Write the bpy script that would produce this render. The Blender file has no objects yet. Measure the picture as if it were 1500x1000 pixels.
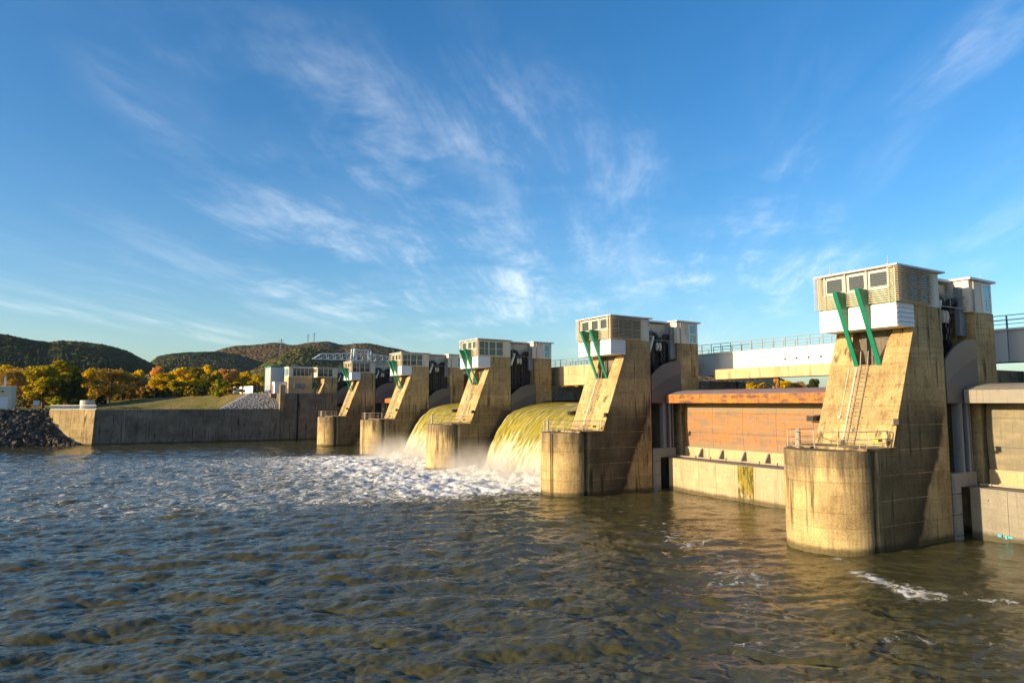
import bpy, bmesh, math, random
import numpy as np
from mathutils import Vector, Matrix

random.seed(7)
RNG = np.random.default_rng(7)
SC = bpy.context.scene
COL = SC.collection
R = math.radians

# ------------------------------------------------------------------ camera
cam_d = bpy.data.cameras.new('camera')
cam = bpy.data.objects.new('camera', cam_d)
COL.objects.link(cam)
cam_d.sensor_width = 36.0
cam_d.lens = 24.0
cam_d.clip_start = 0.1
cam_d.clip_end = 30000
cam.location = (0, 0, 9.5)
cam.rotation_euler = (R(90 + 5.143), 0, R(-30.01))
SC.camera = cam
SC.render.resolution_x, SC.render.resolution_y = 1024, 682

# ------------------------------------------------------------------ light
SUN_EL, SUN_PHI = 10.8, -86.3          # elevation; azimuth clockwise from +Y
sv = Vector((math.sin(R(SUN_PHI)) * math.cos(R(SUN_EL)), math.cos(R(SUN_PHI)) * math.cos(R(SUN_EL)), math.sin(R(SUN_EL))))
world = bpy.data.worlds.new('World')
SC.world = world
world.use_nodes = True
SKY_STRENGTH = 0.11
sun_d = bpy.data.lights.new('sun', 'SUN')
sun_d.energy = 5.0
sun_d.angle = R(0.5)
sun_d.color = (1.0, 0.76, 0.46)
sun = bpy.data.objects.new('sun', sun_d)
COL.objects.link(sun)
sun.rotation_euler = (-sv).to_track_quat('-Z', 'Y').to_euler()
sun.location = (-60, 60, 60)
vs = SC.view_settings
vs.view_transform = 'Standard'
vs.look = 'None'
vs.exposure = 1.15
vs.gamma = 1
vs.use_curve_mapping = False
SC.cycles.max_bounces = 6
SC.cycles.diffuse_bounces = 3
SC.cycles.glossy_bounces = 3
SC.cycles.transparent_max_bounces = 12
SC.cycles.volume_bounces = 1


# ------------------------------------------------------------------ node helper
class NT:
    def __init__(s, tree):
        s.t = tree
        tree.nodes.clear()

    def n(s, typ, **kw):
        nd = s.t.nodes.new(typ)
        for k, v in kw.items():
            if k.startswith('i_'):
                key = k[2:]
                key = int(key) if key.isdigit() else key
                nd.inputs[key].default_value = v
            else:
                setattr(nd, k, v)
        return nd

    def l(s, a, b):
        s.t.links.new(a, b)

    def put(s, inp, v):
        if hasattr(v, 'is_output'):
            s.l(v, inp)
        elif v is not None:
            inp.default_value = v

    def math(s, op, a, b=None, c=None, clamp=False):
        nd = s.n('ShaderNodeMath', operation=op, use_clamp=clamp)
        for i, v in enumerate((a, b, c)):
            s.put(nd.inputs[i], v)
        return nd.outputs[0]

    def mix(s, fac, a, b, blend='MIX'):
        nd = s.n('ShaderNodeMix', data_type='RGBA', blend_type=blend)
        s.put(nd.inputs[0], fac)
        s.put(nd.inputs[6], a if hasattr(a, 'is_output') else (*a, 1) if len(a) == 3 else a)
        s.put(nd.inputs[7], b if hasattr(b, 'is_output') else (*b, 1) if len(b) == 3 else b)
        return nd.outputs[2]

    def noise(s, vec, scale, detail=4, rough=0.55, dist=0.0, out=0):
        nd = s.n('ShaderNodeTexNoise')
        s.put(nd.inputs['Vector'], vec)
        nd.inputs['Scale'].default_value = scale
        nd.inputs['Detail'].default_value = detail
        nd.inputs['Roughness'].default_value = rough
        nd.inputs['Distortion'].default_value = dist
        return nd.outputs[out]

    def ss(s, v, a, b, lo=0.0, hi=1.0):
        nd = s.n('ShaderNodeMapRange', interpolation_type='SMOOTHSTEP')
        s.put(nd.inputs[0], v)
        nd.inputs[1].default_value = a
        nd.inputs[2].default_value = b
        nd.inputs[3].default_value = lo
        nd.inputs[4].default_value = hi
        return nd.outputs[0]

    def scale(s, vec, xyz):
        nd = s.n('ShaderNodeVectorMath', operation='MULTIPLY')
        s.l(vec, nd.inputs[0])
        nd.inputs[1].default_value = xyz
        return nd.outputs[0]

    def xyz(s, vec):
        nd = s.n('ShaderNodeSeparateXYZ')
        s.l(vec, nd.inputs[0])
        return nd.outputs

    def geo(s):
        return s.n('ShaderNodeNewGeometry')

    def bump(s, h, strength=0.3, dist=0.05):
        nd = s.n('ShaderNodeBump')
        nd.inputs['Strength'].default_value = strength
        nd.inputs['Distance'].default_value = dist
        s.l(h, nd.inputs['Height'])
        return nd.outputs[0]

    def principled(s, color, rough=0.8, spec=0.3, metal=0.0, normal=None, **kw):
        p = s.n('ShaderNodeBsdfPrincipled')
        s.put(p.inputs['Base Color'], color if hasattr(color, 'is_output') else (*color, 1))
        s.put(p.inputs['Roughness'], rough)
        s.put(p.inputs['Metallic'], metal)
        s.put(p.inputs['Specular IOR Level'], spec)
        if normal is not None:
            s.l(normal, p.inputs['Normal'])
        for k, v in kw.items():
            s.put(p.inputs[k.replace('_', ' ')], v)
        o = s.n('ShaderNodeOutputMaterial')
        s.l(p.outputs[0], o.inputs[0])
        return p


def newmat(name):
    m = bpy.data.materials.new(name)
    m.use_nodes = True
    return m, NT(m.node_tree)


# ------------------------------------------------------------------ world
def build_world():
    t = NT(world.node_tree)
    sky = t.n('ShaderNodeTexSky', sky_type='NISHITA', sun_disc=False)
    sky.sun_elevation = R(SUN_EL)
    sky.sun_rotation = R(SUN_PHI)
    sky.altitude = 100
    sky.air_density = 1.0
    sky.dust_density = 1.1
    sky.ozone_density = 3.0
    tc = t.n('ShaderNodeTexCoord')
    d = t.n('ShaderNodeVectorMath', operation='NORMALIZE')
    t.l(tc.outputs['Generated'], d.inputs[0])
    X, Y, Z = t.xyz(d.outputs[0])
    zz = t.math('ADD', t.math('MAXIMUM', Z, 0.0), 0.10)
    cb = t.n('ShaderNodeCombineXYZ')
    t.l(t.math('DIVIDE', X, zz), cb.inputs[0])
    t.l(t.math('DIVIDE', Y, zz), cb.inputs[1])
    cb.inputs[2].default_value = 3.7
    # thin cirrus: long fibres running across a high flat layer
    vr = t.n('ShaderNodeVectorRotate', rotation_type='Z_AXIS')
    t.l(cb.outputs[0], vr.inputs['Vector'])
    vr.inputs['Angle'].default_value = R(-49)
    rot = t.n('ShaderNodeVectorMath', operation='MULTIPLY')
    t.l(vr.outputs[0], rot.inputs[0])
    rot.inputs[1].default_value = (0.36, 1.15, 1)
    warp = t.n('ShaderNodeVectorMath', operation='MULTIPLY_ADD')
    t.l(t.noise(rot.outputs[0], 0.9, 3, 0.55, 0, 1), warp.inputs[0])
    warp.inputs[1].default_value = (0.55, 0.45, 0)
    t.l(rot.outputs[0], warp.inputs[2])
    fib = t.noise(warp.outputs[0], 2.6, 11, 0.68, 0.25)
    veil = t.noise(rot.outputs[0], 0.55, 4, 0.55, 0.4)
    f1 = t.ss(fib, 0.42, 0.74)
    f2 = t.math('MULTIPLY', t.ss(veil, 0.45, 0.70), 0.6)
    # a few thicker cirrus banks and one long mares' tail on the same layer
    px, py, _ = t.xyz(cb.outputs[0])

    def bank(cx, cy, rx, ry, ang):
        ca, sa = math.cos(R(ang)), math.sin(R(ang))
        u = t.math('ADD', t.math('MULTIPLY', t.math('SUBTRACT', px, cx), ca / rx), t.math('MULTIPLY', t.math('SUBTRACT', py, cy), sa / rx))
        v = t.math('ADD', t.math('MULTIPLY', t.math('SUBTRACT', px, cx), -sa / ry), t.math('MULTIPLY', t.math('SUBTRACT', py, cy), ca / ry))
        q = t.math('ADD', t.math('MULTIPLY', u, u), t.math('MULTIPLY', v, v))
        return t.ss(q, 0.0, 1.0, 1.0, 0.0)
    gaps = t.ss(t.noise(cb.outputs[0], 1.7, 5, 0.6), 0.36, 0.62)
    for b in ((0.50, 1.95, 0.75, 0.60, 30), (1.15, 1.85, 0.85, 0.55, 35), (1.5, 3.1, 2.2, 1.6, 60), (2.5, 2.3, 1.5, 0.9, 20), (1.80, 1.15, 1.6, 0.16, 67)):
        f2 = t.math('MAXIMUM', f2, t.math('MULTIPLY', t.math('MULTIPLY', bank(*b), gaps), 0.85))
    low = t.ss(Z, 0.02, 0.42, 1.0, 0.42)
    m = t.math('MULTIPLY', t.math('MULTIPLY', f1, f2), low)
    m2 = t.math('MULTIPLY', t.math('MULTIPLY', f2, low), 0.10)
    m = t.math('MULTIPLY', t.math('ADD', m, m2), 0.66, clamp=True)
    hsv = t.n('ShaderNodeHueSaturation')
    hsv.inputs['Saturation'].default_value = 1.26
    hsv.inputs['Hue'].default_value = 0.503
    hsv.inputs['Value'].default_value = 1.0
    t.l(sky.outputs[0], hsv.inputs['Color'])
    col = t.mix(m, hsv.outputs[0], (6.2, 6.3, 6.2))
    bg = t.n('ShaderNodeBackground')
    t.l(col, bg.inputs[0])
    bg.inputs[1].default_value = SKY_STRENGTH
    o = t.n('ShaderNodeOutputWorld')
    t.l(bg.outputs[0], o.inputs[0])


build_world()


# ------------------------------------------------------------------ materials
def concrete(name, lo, hi, streak=0.55, stain_shade=False, tone=0.12, waterline=True, patch=None):
    m, t = newmat(name)
    g = t.geo()
    P = g.outputs['Position']
    X, Y, Z = t.xyz(P)
    n1 = t.noise(P, 0.38, 6, 0.62)
    n2 = t.noise(t.scale(P, (1.6, 1.6, 0.13)), 1.1, 5, 0.6)
    n3 = t.noise(P, 9.0, 5, 0.65)
    n4 = t.noise(t.scale(P, (2.6, 2.6, 0.10)), 1.7, 4, 0.6)
    f = t.math('ADD', t.math('MULTIPLY', n1, 0.55), t.math('ADD', t.math('MULTIPLY', n2, 0.3), t.math('MULTIPLY', n3, 0.38)))
    c = t.mix(t.ss(f, 0.42, 0.80), lo, hi)
    # mineral runs, paler and darker
    c = t.mix(t.math('MULTIPLY', t.ss(n4, 0.60, 0.78), 0.40), c, [min(1, v * 1.25 + 0.05) for v in hi])
    n5 = t.noise(t.scale(P, (5.0, 5.0, 0.16)), 1.0, 5, 0.65)
    dark = t.math('MAXIMUM', t.math('MULTIPLY', t.ss(n2, 0.50, 0.66), t.ss(n1, 0.36, 0.58)), t.math('MULTIPLY', t.ss(n5, 0.58, 0.70), t.ss(n1, 0.44, 0.62)))
    c = t.mix(t.math('MULTIPLY', dark, streak), c, [v * 0.30 for v in lo])
    # board-marked horizontal bands
    bz = t.noise(t.scale(P, (0.05, 0.05, 1.0)), 4.2, 2, 0.6)
    c = t.mix(t.ss(bz, 0.55, 0.68, 0.0, 0.22), c, [v * 0.6 for v in lo])
    oi = t.n('ShaderNodeObjectInfo')
    val = t.math('ADD', t.math('MULTIPLY', oi.outputs['Random'], tone * 2), 1 - tone)
    c = t.mix(1.0, c, val, 'MULTIPLY')
    if stain_shade:
        # algae and wet bloom along the falling sheet, plus shade painted on the cheeks
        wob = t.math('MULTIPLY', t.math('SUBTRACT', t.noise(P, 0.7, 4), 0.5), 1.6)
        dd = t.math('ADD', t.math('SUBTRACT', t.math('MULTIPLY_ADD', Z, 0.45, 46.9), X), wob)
        a = t.math('MULTIPLY', t.ss(dd, -0.15, 0.35), t.ss(dd, 0.3, 2.6, 1.0, 0.68))  # spread past the wet line so the colour deepens the shaded cheeks
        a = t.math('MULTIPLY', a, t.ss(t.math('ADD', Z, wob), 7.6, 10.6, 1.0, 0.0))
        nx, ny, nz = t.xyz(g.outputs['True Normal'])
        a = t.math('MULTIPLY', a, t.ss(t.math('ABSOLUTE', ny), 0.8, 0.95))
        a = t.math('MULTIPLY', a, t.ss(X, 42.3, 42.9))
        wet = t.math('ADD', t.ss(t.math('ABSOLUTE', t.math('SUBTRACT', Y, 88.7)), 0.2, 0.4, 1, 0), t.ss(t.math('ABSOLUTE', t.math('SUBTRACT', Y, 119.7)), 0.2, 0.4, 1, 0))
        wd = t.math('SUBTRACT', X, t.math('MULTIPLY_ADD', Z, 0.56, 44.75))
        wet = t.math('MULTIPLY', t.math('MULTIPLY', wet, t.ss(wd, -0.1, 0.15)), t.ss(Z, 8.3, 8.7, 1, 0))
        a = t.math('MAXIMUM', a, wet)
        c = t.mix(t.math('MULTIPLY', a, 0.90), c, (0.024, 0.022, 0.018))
        # soot-grey drips from the rim of the cutwaters
        rim = t.math('MULTIPLY', t.ss(t.math('ADD', Z, t.math('MULTIPLY', t.math('SUBTRACT', n4, 0.5), 5.0)), 3.6, 6.2), t.math('MULTIPLY', t.ss(X, 41.9, 42.2, 1, 0), t.ss(X, 30, 31)))
        rim = t.math('MULTIPLY', rim, t.ss(n2, 0.36, 0.56))
        c = t.mix(t.math('MULTIPLY', rim, 0.78), c, (0.060, 0.052, 0.042))
    if patch:
        c = patch(t, c, X, Y, Z, P)
    if waterline:
        wl = t.ss(t.math('ADD', Z, t.math('MULTIPLY', n1, 0.5)), 0.45, 0.85, 1.0, 0.0)
        c = t.mix(t.math('MULTIPLY', wl, 0.8), c, (0.035, 0.034, 0.015))
    h = t.math('ADD', t.math('MULTIPLY', n3, 0.6), t.math('MULTIPLY', n1, 0.8))
    t.principled(c, 0.88, 0.25, normal=t.bump(h, 0.45, 0.03))
    return m


def paint(name, col, rough=0.45, dirt=0.35, dirtcol=(0.12, 0.10, 0.08), spec=0.4, metal=0.0, scl=1.0):
    m, t = newmat(name)
    P = t.geo().outputs['Position']
    n = t.noise(t.scale(P, (1, 1, 0.35)), 1.6 * scl, 6, 0.65)
    n2 = t.noise(P, 14 * scl, 3, 0.6)
    c = t.mix(t.math('MULTIPLY', t.ss(n, 0.50, 0.75), dirt), col, dirtcol)
    c = t.mix(t.ss(n2, 0.45, 0.8, 0, 0.16), c, [v * 0.6 for v in col])
    t.principled(c, rough, spec, metal, normal=t.bump(n2, 0.12, 0.01))
    return m


def rust(name, base, r1, r2, lo=0.44, hi=0.58, band=False):
    m, t = newmat(name)
    P = t.geo().outputs['Position']
    X, Y, Z = t.xyz(P)
    n = t.noise(t.scale(P, (1, 0.8, 1.3)), 0.9, 8, 0.7)
    n2 = t.noise(t.scale(P, (1, 0.22, 2.4)), 1.3, 6, 0.65)
    n3 = t.noise(t.scale(P, (1, 2.5, 0.25)), 1.4, 6, 0.65)
    n4 = t.noise(P, 16, 4, 0.7)
    c = t.mix(t.ss(t.math('ADD', t.math('MULTIPLY', n, 0.6), t.math('MULTIPLY', n2, 0.4)), lo, hi), base, r1)
    c = t.mix(t.ss(n2, 0.50, 0.66, 0, 0.75), c, r2)
    c = t.mix(t.ss(n3, 0.56, 0.72, 0, 0.65), c, base)
    c = t.mix(t.ss(n4, 0.4, 0.75, 0, 0.35), c, [v * 0.5 for v in r1])
    n6 = t.noise(t.scale(P, (1, 6.0, 0.35)), 1.2, 6, 0.7)
    c = t.mix(t.ss(n6, 0.54, 0.66, 0, 0.55), c, [v * 0.55 for v in base])
    c = t.mix(t.ss(n6, 0.46, 0.34, 0, 0.35), c, r1)
    if band:
        # silt line at the head and foot of the skin
        zz = t.math('ADD', Z, t.math('MULTIPLY', t.math('SUBTRACT', n3, 0.5), 1.2))
        k = t.math('ADD', t.ss(zz, 8.45, 8.75, 0, 0.8), t.ss(zz, 4.9, 5.4, 0.7, 0.0))
        c = t.mix(k, c, (0.20, 0.165, 0.105))
    t.principled(c, 0.8, 0.25, normal=t.bump(n4, 0.3, 0.01))
    return m


def moss_patch(t, c, X, Y, Z, P):
    # one mossy sill panel in the bay left of the nearest pier
    b = t.math('MULTIPLY', t.ss(Y, 45.25, 45.33), t.ss(Y, 47.2, 47.3, 1, 0))
    n = t.noise(t.scale(P, (1, 1.5, 0.4)), 2.2, 5, 0.65)
    green = t.mix(t.ss(n, 0.4, 0.62), (0.055, 0.052, 0.012), (0.21, 0.165, 0.026))
    b = t.math('MULTIPLY', b, t.ss(t.math('ADD', t.noise(t.scale(P, (1, 1.6, 0.7)), 1.7, 6, 0.68), t.math('MULTIPLY', Z, 0.05)), 0.40, 0.56))
    return t.mix(b, c, green)


M = {}
M['conc'] = concrete('pier concrete', (0.155, 0.108, 0.050), (0.51, 0.385, 0.185), 0.92, stain_shade=True)
M['conc_dark'] = concrete('weathered wall concrete', (0.06, 0.052, 0.040), (0.24, 0.205, 0.155), 0.95)
M['conc_sill'] = concrete('sill concrete', (0.25, 0.19, 0.115), (0.46, 0.365, 0.235), 0.55, patch=moss_patch, tone=0.08)
M['conc_sill_grey'] = concrete('grey sill concrete', (0.15, 0.14, 0.115), (0.25, 0.235, 0.195), 0.35, tone=0.05)
M['beam'] = concrete('beam concrete', (0.30, 0.215, 0.12), (0.52, 0.40, 0.235), 0.55, waterline=False)
M['niche'] = concrete('dark niche concrete', (0.05, 0.045, 0.04), (0.17, 0.155, 0.13), 0.9, waterline=False)  # darker concrete tone for niche, recess and slot backs and wall strips
M['white'] = paint('white cladding', (0.78, 0.77, 0.73), 0.5, 0.16, (0.35, 0.3, 0.22))
M['board'] = paint('grey white boards', (0.62, 0.64, 0.64), 0.5, 0.2, (0.3, 0.28, 0.24))
M['cream'] = paint('peeling cream panel', (0.56, 0.52, 0.43), 0.6, 0.55, (0.16, 0.10, 0.06))
M['slat'] = paint('aluminium slats', (0.62, 0.55, 0.42), 0.45, 0.3, (0.2, 0.16, 0.1), 0.5)
M['roof'] = paint('roof sheet', (0.50, 0.52, 0.54), 0.4, 0.3, (0.2, 0.19, 0.18), 0.5)
M['green'] = paint('green paint', (0.004, 0.150, 0.090), 0.42, 0.45, (0.012, 0.075, 0.05), scl=1.6)
M['darkmetal'] = paint('black greased steel', (0.018, 0.017, 0.016), 0.55, 0.3, (0.05, 0.04, 0.03))
M['bluegrey'] = paint('blue grey steel', (0.16, 0.18, 0.20), 0.5, 0.4, (0.08, 0.06, 0.05))
M['plate'] = paint('arm plate steel', (0.105, 0.100, 0.095), 0.55, 0.35, (0.09, 0.075, 0.07), scl=0.5)
M['plate_low'] = paint('arm plate lower coat', (0.072, 0.069, 0.074), 0.55, 0.35, (0.07, 0.06, 0.065), scl=0.5)
M['galv'] = paint('galvanised rail', (0.27, 0.235, 0.185), 0.5, 0.45, (0.16, 0.11, 0.07), 0.5)
M['railsteel'] = paint('footbridge rail steel', (0.22, 0.23, 0.23), 0.5, 0.3, (0.15, 0.1, 0.07))
M['boom'] = paint('pale blue lattice paint', (0.55, 0.60, 0.62), 0.45, 0.2, (0.3, 0.3, 0.3))
M['girder'] = paint('white girder paint', (0.66, 0.64, 0.58), 0.5, 0.5, (0.42, 0.32, 0.2), scl=0.6)
M['girder_shaded'] = paint('shaded girder paint', (0.42, 0.43, 0.43), 0.5, 0.25, (0.3, 0.28, 0.24), scl=0.6)  # white girder paint darkened, the nearest pier's shadow put into its colour
M['rust'] = rust('rusty gate plate', (0.185, 0.135, 0.095), (0.36, 0.150, 0.048), (0.28, 0.165, 0.10), 0.43, 0.60, band=True)
M['rust_cap'] = rust('rusty cap plate', (0.085, 0.06, 0.045), (0.48, 0.165, 0.025), (0.13, 0.09, 0.07), 0.42, 0.56)
M['rust_top'] = rust('red brown cap top', (0.20, 0.18, 0.18), (0.26, 0.10, 0.08), (0.24, 0.19, 0.17), 0.44, 0.62)
M['grey_gate'] = rust('grey gate coat', (0.165, 0.15, 0.11), (0.24, 0.205, 0.13), (0.15, 0.14, 0.11), band=False)
M['grey_cap'] = rust('grey cap coat', (0.21, 0.20, 0.175), (0.24, 0.22, 0.185), (0.19, 0.18, 0.165))
M['red'] = paint('red door', (0.62, 0.035, 0.02), 0.5, 0.1)
M['yellow'] = paint('yellow fitting', (0.6, 0.40, 0.03), 0.5, 0.1)
M['black'] = paint('black housing', (0.02, 0.02, 0.022), 0.4, 0.1)
M['bark'] = paint('bark', (0.075, 0.055, 0.038), 0.9, 0.4, (0.03, 0.025, 0.02))
M['house'] = paint('house render', (0.50, 0.46, 0.38), 0.8, 0.3, (0.3, 0.25, 0.2))
M['door'] = paint('garage door paint', (0.55, 0.60, 0.66), 0.5, 0.1)
M['hall'] = paint('ribbed hall sheet', (0.42, 0.45, 0.47), 0.4, 0.15)
M['signback'] = paint('sign face', (0.50, 0.56, 0.62), 0.4, 0.1)


def glass(name, col):
    m, t = newmat(name)
    P = t.geo().outputs['Position']
    n = t.noise(P, 0.8, 2)
    c = t.mix(n, col, [v * 1.6 for v in col])
    t.principled(c, 0.08, 0.6, Coat_Weight=0.4, Coat_Roughness=0.04)
    return m


M['glass'] = glass('window glass', (0.030, 0.033, 0.026))
M['glass_teal'] = glass('teal window glass', (0.10, 0.22, 0.24))


def water_mat():
    m, t = newmat('river water')
    g = t.geo()
    P = g.outputs['Position']
    X, Y, Z = t.xyz(P)
    at = t.n('ShaderNodeAttribute', attribute_name='foam')
    foam = at.outputs['Fac']
    w = t.n('ShaderNodeVectorMath', operation='MULTIPLY_ADD')
    t.l(t.noise(P, 0.35, 3, 0.6, 0, 1), w.inputs[0])
    w.inputs[1].default_value = (2.2, 2.2, 0)
    t.l(P, w.inputs[2])
    wp = w.outputs[0]
    mp = t.n('ShaderNodeMapping')
    t.l(wp, mp.inputs['Vector'])
    mp.inputs['Scale'].default_value = (0.62, 1.2, 0.0)
    f1 = t.noise(mp.outputs[0], 1.15, 10, 0.72, 0.5)
    vo = t.n('ShaderNodeTexVoronoi', feature='DISTANCE_TO_EDGE')
    t.l(mp.outputs[0], vo.inputs['Vector'])
    vo.inputs['Scale'].default_value = 1.5
    lace = t.ss(vo.outputs['Distance'], 0.0, 0.30, 0.10, -0.05)
    v = t.math('ADD', f1, lace)
    thr = t.math('SUBTRACT', 0.745, t.math('MULTIPLY', foam, 0.41))
    fm = t.math('MULTIPLY', t.math('SUBTRACT', v, thr), 5.5, clamp=True)
    fm = t.math('MULTIPLY', fm, t.ss(foam, 0.02, 0.14))
    deep = t.mix(t.noise(P, 0.05, 3), (0.042, 0.042, 0.019), (0.072, 0.065, 0.026))
    aer = t.mix(t.ss(foam, 0.25, 0.95), deep, (0.16, 0.15, 0.085))
    fc = t.mix(t.ss(t.noise(P, 3.5, 5, 0.7), 0.36, 0.6), (0.58, 0.59, 0.56), (0.84, 0.84, 0.82))
    c = t.mix(fm, aer, fc)
    wr = t.n('ShaderNodeVectorRotate', rotation_type='Z_AXIS')
    t.l(P, wr.inputs['Vector'])
    wr.inputs['Angle'].default_value = R(-64)
    b1 = t.noise(t.scale(wr.outputs[0], (1.0, 0.42, 1.0)), 4.6, 5, 0.6, 0.5)
    b2 = t.noise(mp.outputs[0], 9.0, 4, 0.6)
    nb = t.n('ShaderNodeBump')
    nb.inputs['Strength'].default_value = 0.6
    nb.inputs['Distance'].default_value = 0.06
    t.l(t.math('ADD', b1, t.math('MULTIPLY', b2, 0.30)), nb.inputs['Height'])
    nb2 = t.n('ShaderNodeBump')
    nb2.inputs['Strength'].default_value = 0.5
    nb2.inputs['Distance'].default_value = 0.15
    t.l(t.math('MULTIPLY', fm, t.math('ADD', f1, 0.3)), nb2.inputs['Height'])
    t.l(nb.outputs[0], nb2.inputs['Normal'])
    p = t.principled(c, t.math('MULTIPLY_ADD', fm, 0.75, 0.045), 0.5, normal=nb2.outputs[0])
    p.inputs['IOR'].default_value = 1.333
    return m


M['water'] = water_mat()


def nappe_mat():
    m, t = newmat('falling water')
    uv = t.n('ShaderNodeUVMap', uv_map='UVMap')
    U, V, _ = t.xyz(uv.outputs[0])          # metres along the crest, metres down the sheet
    st = t.noise(t.scale(uv.outputs[0], (1.0, 0.03, 1)), 1.9, 5, 0.6, 0.05)
    st2 = t.noise(t.scale(uv.outputs[0], (1.0, 0.10, 1)), 3.0, 7, 0.70, 0.3)
    fall = t.ss(V, 16.0, 28.5)
    thr = t.math('SUBTRACT', 0.81, t.math('MULTIPLY', fall, 0.42))
    cl = t.noise(t.scale(uv.outputs[0], (1.0, 0.45, 1)), 1.3, 6, 0.7, 0.6)
    v = t.math('ADD', t.math('MULTIPLY', st, 0.35), t.math('ADD', t.math('MULTIPLY', st2, 0.35), t.math('MULTIPLY', cl, 0.30)))
    fm = t.math('MULTIPLY', t.math('SUBTRACT', v, thr), 4.5, clamp=True)
    at = t.n('ShaderNodeAttribute', attribute_name='edge')
    ar = t.n('ShaderNodeAttribute', attribute_name='ridge')
    fm = t.math('ADD', fm, t.math('MULTIPLY', t.math('MULTIPLY', ar.outputs['Fac'], t.ss(st2, 0.42, 0.62)), 0.42), clamp=True)
    e = t.math('MULTIPLY', at.outputs['Fac'], t.ss(st2, 0.38, 0.6))
    fm = t.math('MAXIMUM', fm, e)
    deep = t.mix(t.ss(st, 0.36, 0.66), (0.17, 0.150, 0.012), (0.29, 0.245, 0.032))
    c = t.mix(fm, deep, (0.74, 0.71, 0.56))
    p = t.principled(c, t.math('MULTIPLY_ADD', fm, 0.6, 0.12), 0.45, normal=t.bump(t.math('ADD', st, t.math('MULTIPLY', st2, 0.5)), 0.4, 0.10))
    return m


M['nappe'] = nappe_mat()


def mist_mat():
    m, t = newmat('spray mist')
    tc = t.n('ShaderNodeTexCoord')
    O = tc.outputs['Object']
    x, y, z = t.xyz(O)        # local, metres from the base centre of the plunge line
    n = t.noise(O, 0.33, 4, 0.6)
    rz = t.ss(z, 0.0, 5.6, 1.0, 0.0)
    rx = t.math('MULTIPLY', t.ss(x, -7.5, -1.0), t.ss(x, 1.0, 5.0, 1, 0))
    ry = t.ss(t.math('ABSOLUTE', y), 9.0, 14.5, 1, 0)
    dn = t.math('MULTIPLY', t.math('MULTIPLY', rz, rx), t.math('MULTIPLY', ry, t.ss(n, 0.30, 0.72)))
    dn = t.math('MULTIPLY', t.math('MULTIPLY', dn, rz), 0.37)
    v = t.n('ShaderNodeVolumePrincipled')
    v.inputs['Color'].default_value = (0.97, 0.95, 0.92, 1)
    v.inputs['Anisotropy'].default_value = 0.2
    t.l(dn, v.inputs['Density'])
    o = t.n('ShaderNodeOutputMaterial')
    t.l(v.outputs[0], o.inputs['Volume'])
    return m


M['mist'] = mist_mat()


def ground_mat():
    m, t = newmat('bank grass and earth')
    P = t.geo().outputs['Position']
    n = t.noise(P, 0.09, 6, 0.62)
    n2 = t.noise(P, 0.9, 6, 0.7)
    c = t.mix(t.ss(n, 0.38, 0.62), (0.12, 0.125, 0.028), (0.22, 0.165, 0.06))
    c = t.mix(t.ss(n2, 0.46, 0.64, 0, 0.85), c, (0.055, 0.06, 0.014))
    n3 = t.noise(P, 0.28, 5, 0.65)
    c = t.mix(t.ss(n3, 0.54, 0.66, 0, 0.8), c, (0.13, 0.075, 0.025))
    t.principled(c, 0.95, 0.1, normal=t.bump(n2, 0.8, 0.4))
    return m


M['ground'] = ground_mat()


def hill_mat(name, c1, c2, c3, k=1.0):
    m, t = newmat(name)
    P = t.geo().outputs['Position']
    vo = t.n('ShaderNodeTexVoronoi')
    t.l(P, vo.inputs['Vector'])
    vo.inputs['Scale'].default_value = 0.085 * k
    n = t.noise(P, 0.0042 * k, 5, 0.6)
    n2 = t.noise(P, 0.03 * k, 5, 0.65)
    c = t.mix(t.ss(n, 0.44, 0.58), c1, c2)
    c = t.mix(t.ss(n2, 0.52, 0.66, 0, 0.8), c, c3)
    cs = t.xyz(vo.outputs['Color'])[0]
    c = t.mix(1.0, c, t.math('MULTIPLY_ADD', cs, 0.9, 0.5), 'MULTIPLY')
    h = t.math('ADD', t.ss(vo.outputs['Distance'], 0.0, 0.9, 1.0, 0.0), n2)
    t.principled(c, 1.0, 0.0, normal=t.bump(h, 1.0, 7.0))
    return m


M['hill_near'] = hill_mat('scrub wooded hill', (0.030, 0.043, 0.020), (0.055, 0.055, 0.022), (0.022, 0.032, 0.018))
M['hill_mid'] = hill_mat('oak wooded hill', (0.060, 0.062, 0.020), (0.10, 0.075, 0.026), (0.038, 0.046, 0.018))
M['hill_far'] = hill_mat('autumn wooded hill', (0.060, 0.052, 0.024), (0.095, 0.058, 0.028), (0.040, 0.046, 0.020))


def leaf_mat(name, c1, c2, c3):
    m, t = newmat(name)
    P = t.geo().outputs['Position']
    oi = t.n('ShaderNodeObjectInfo')
    n = t.noise(P, 0.45, 4, 0.6)
    n2 = t.noise(P, 3.0, 2, 0.6)
    c = t.mix(t.ss(n, 0.40, 0.60), c1, c2)
    c = t.mix(t.ss(n2, 0.48, 0.66, 0, 0.8), c, c3)
    c = t.mix(1.0, c, t.math('MULTIPLY_ADD', oi.outputs['Random'], 0.5, 1.0), 'MULTIPLY')
    d = t.n('ShaderNodeBsdfDiffuse')
    t.l(c, d.inputs[0])
    tr = t.n('ShaderNodeBsdfTranslucent')
    t.l(c, tr.inputs[0])
    mx = t.n('ShaderNodeMixShader')
    mx.inputs[0].default_value = 0.35
    t.l(d.outputs[0], mx.inputs[1])
    t.l(tr.outputs[0], mx.inputs[2])
    o = t.n('ShaderNodeOutputMaterial')
    t.l(mx.outputs[0], o.inputs[0])
    return m


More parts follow.
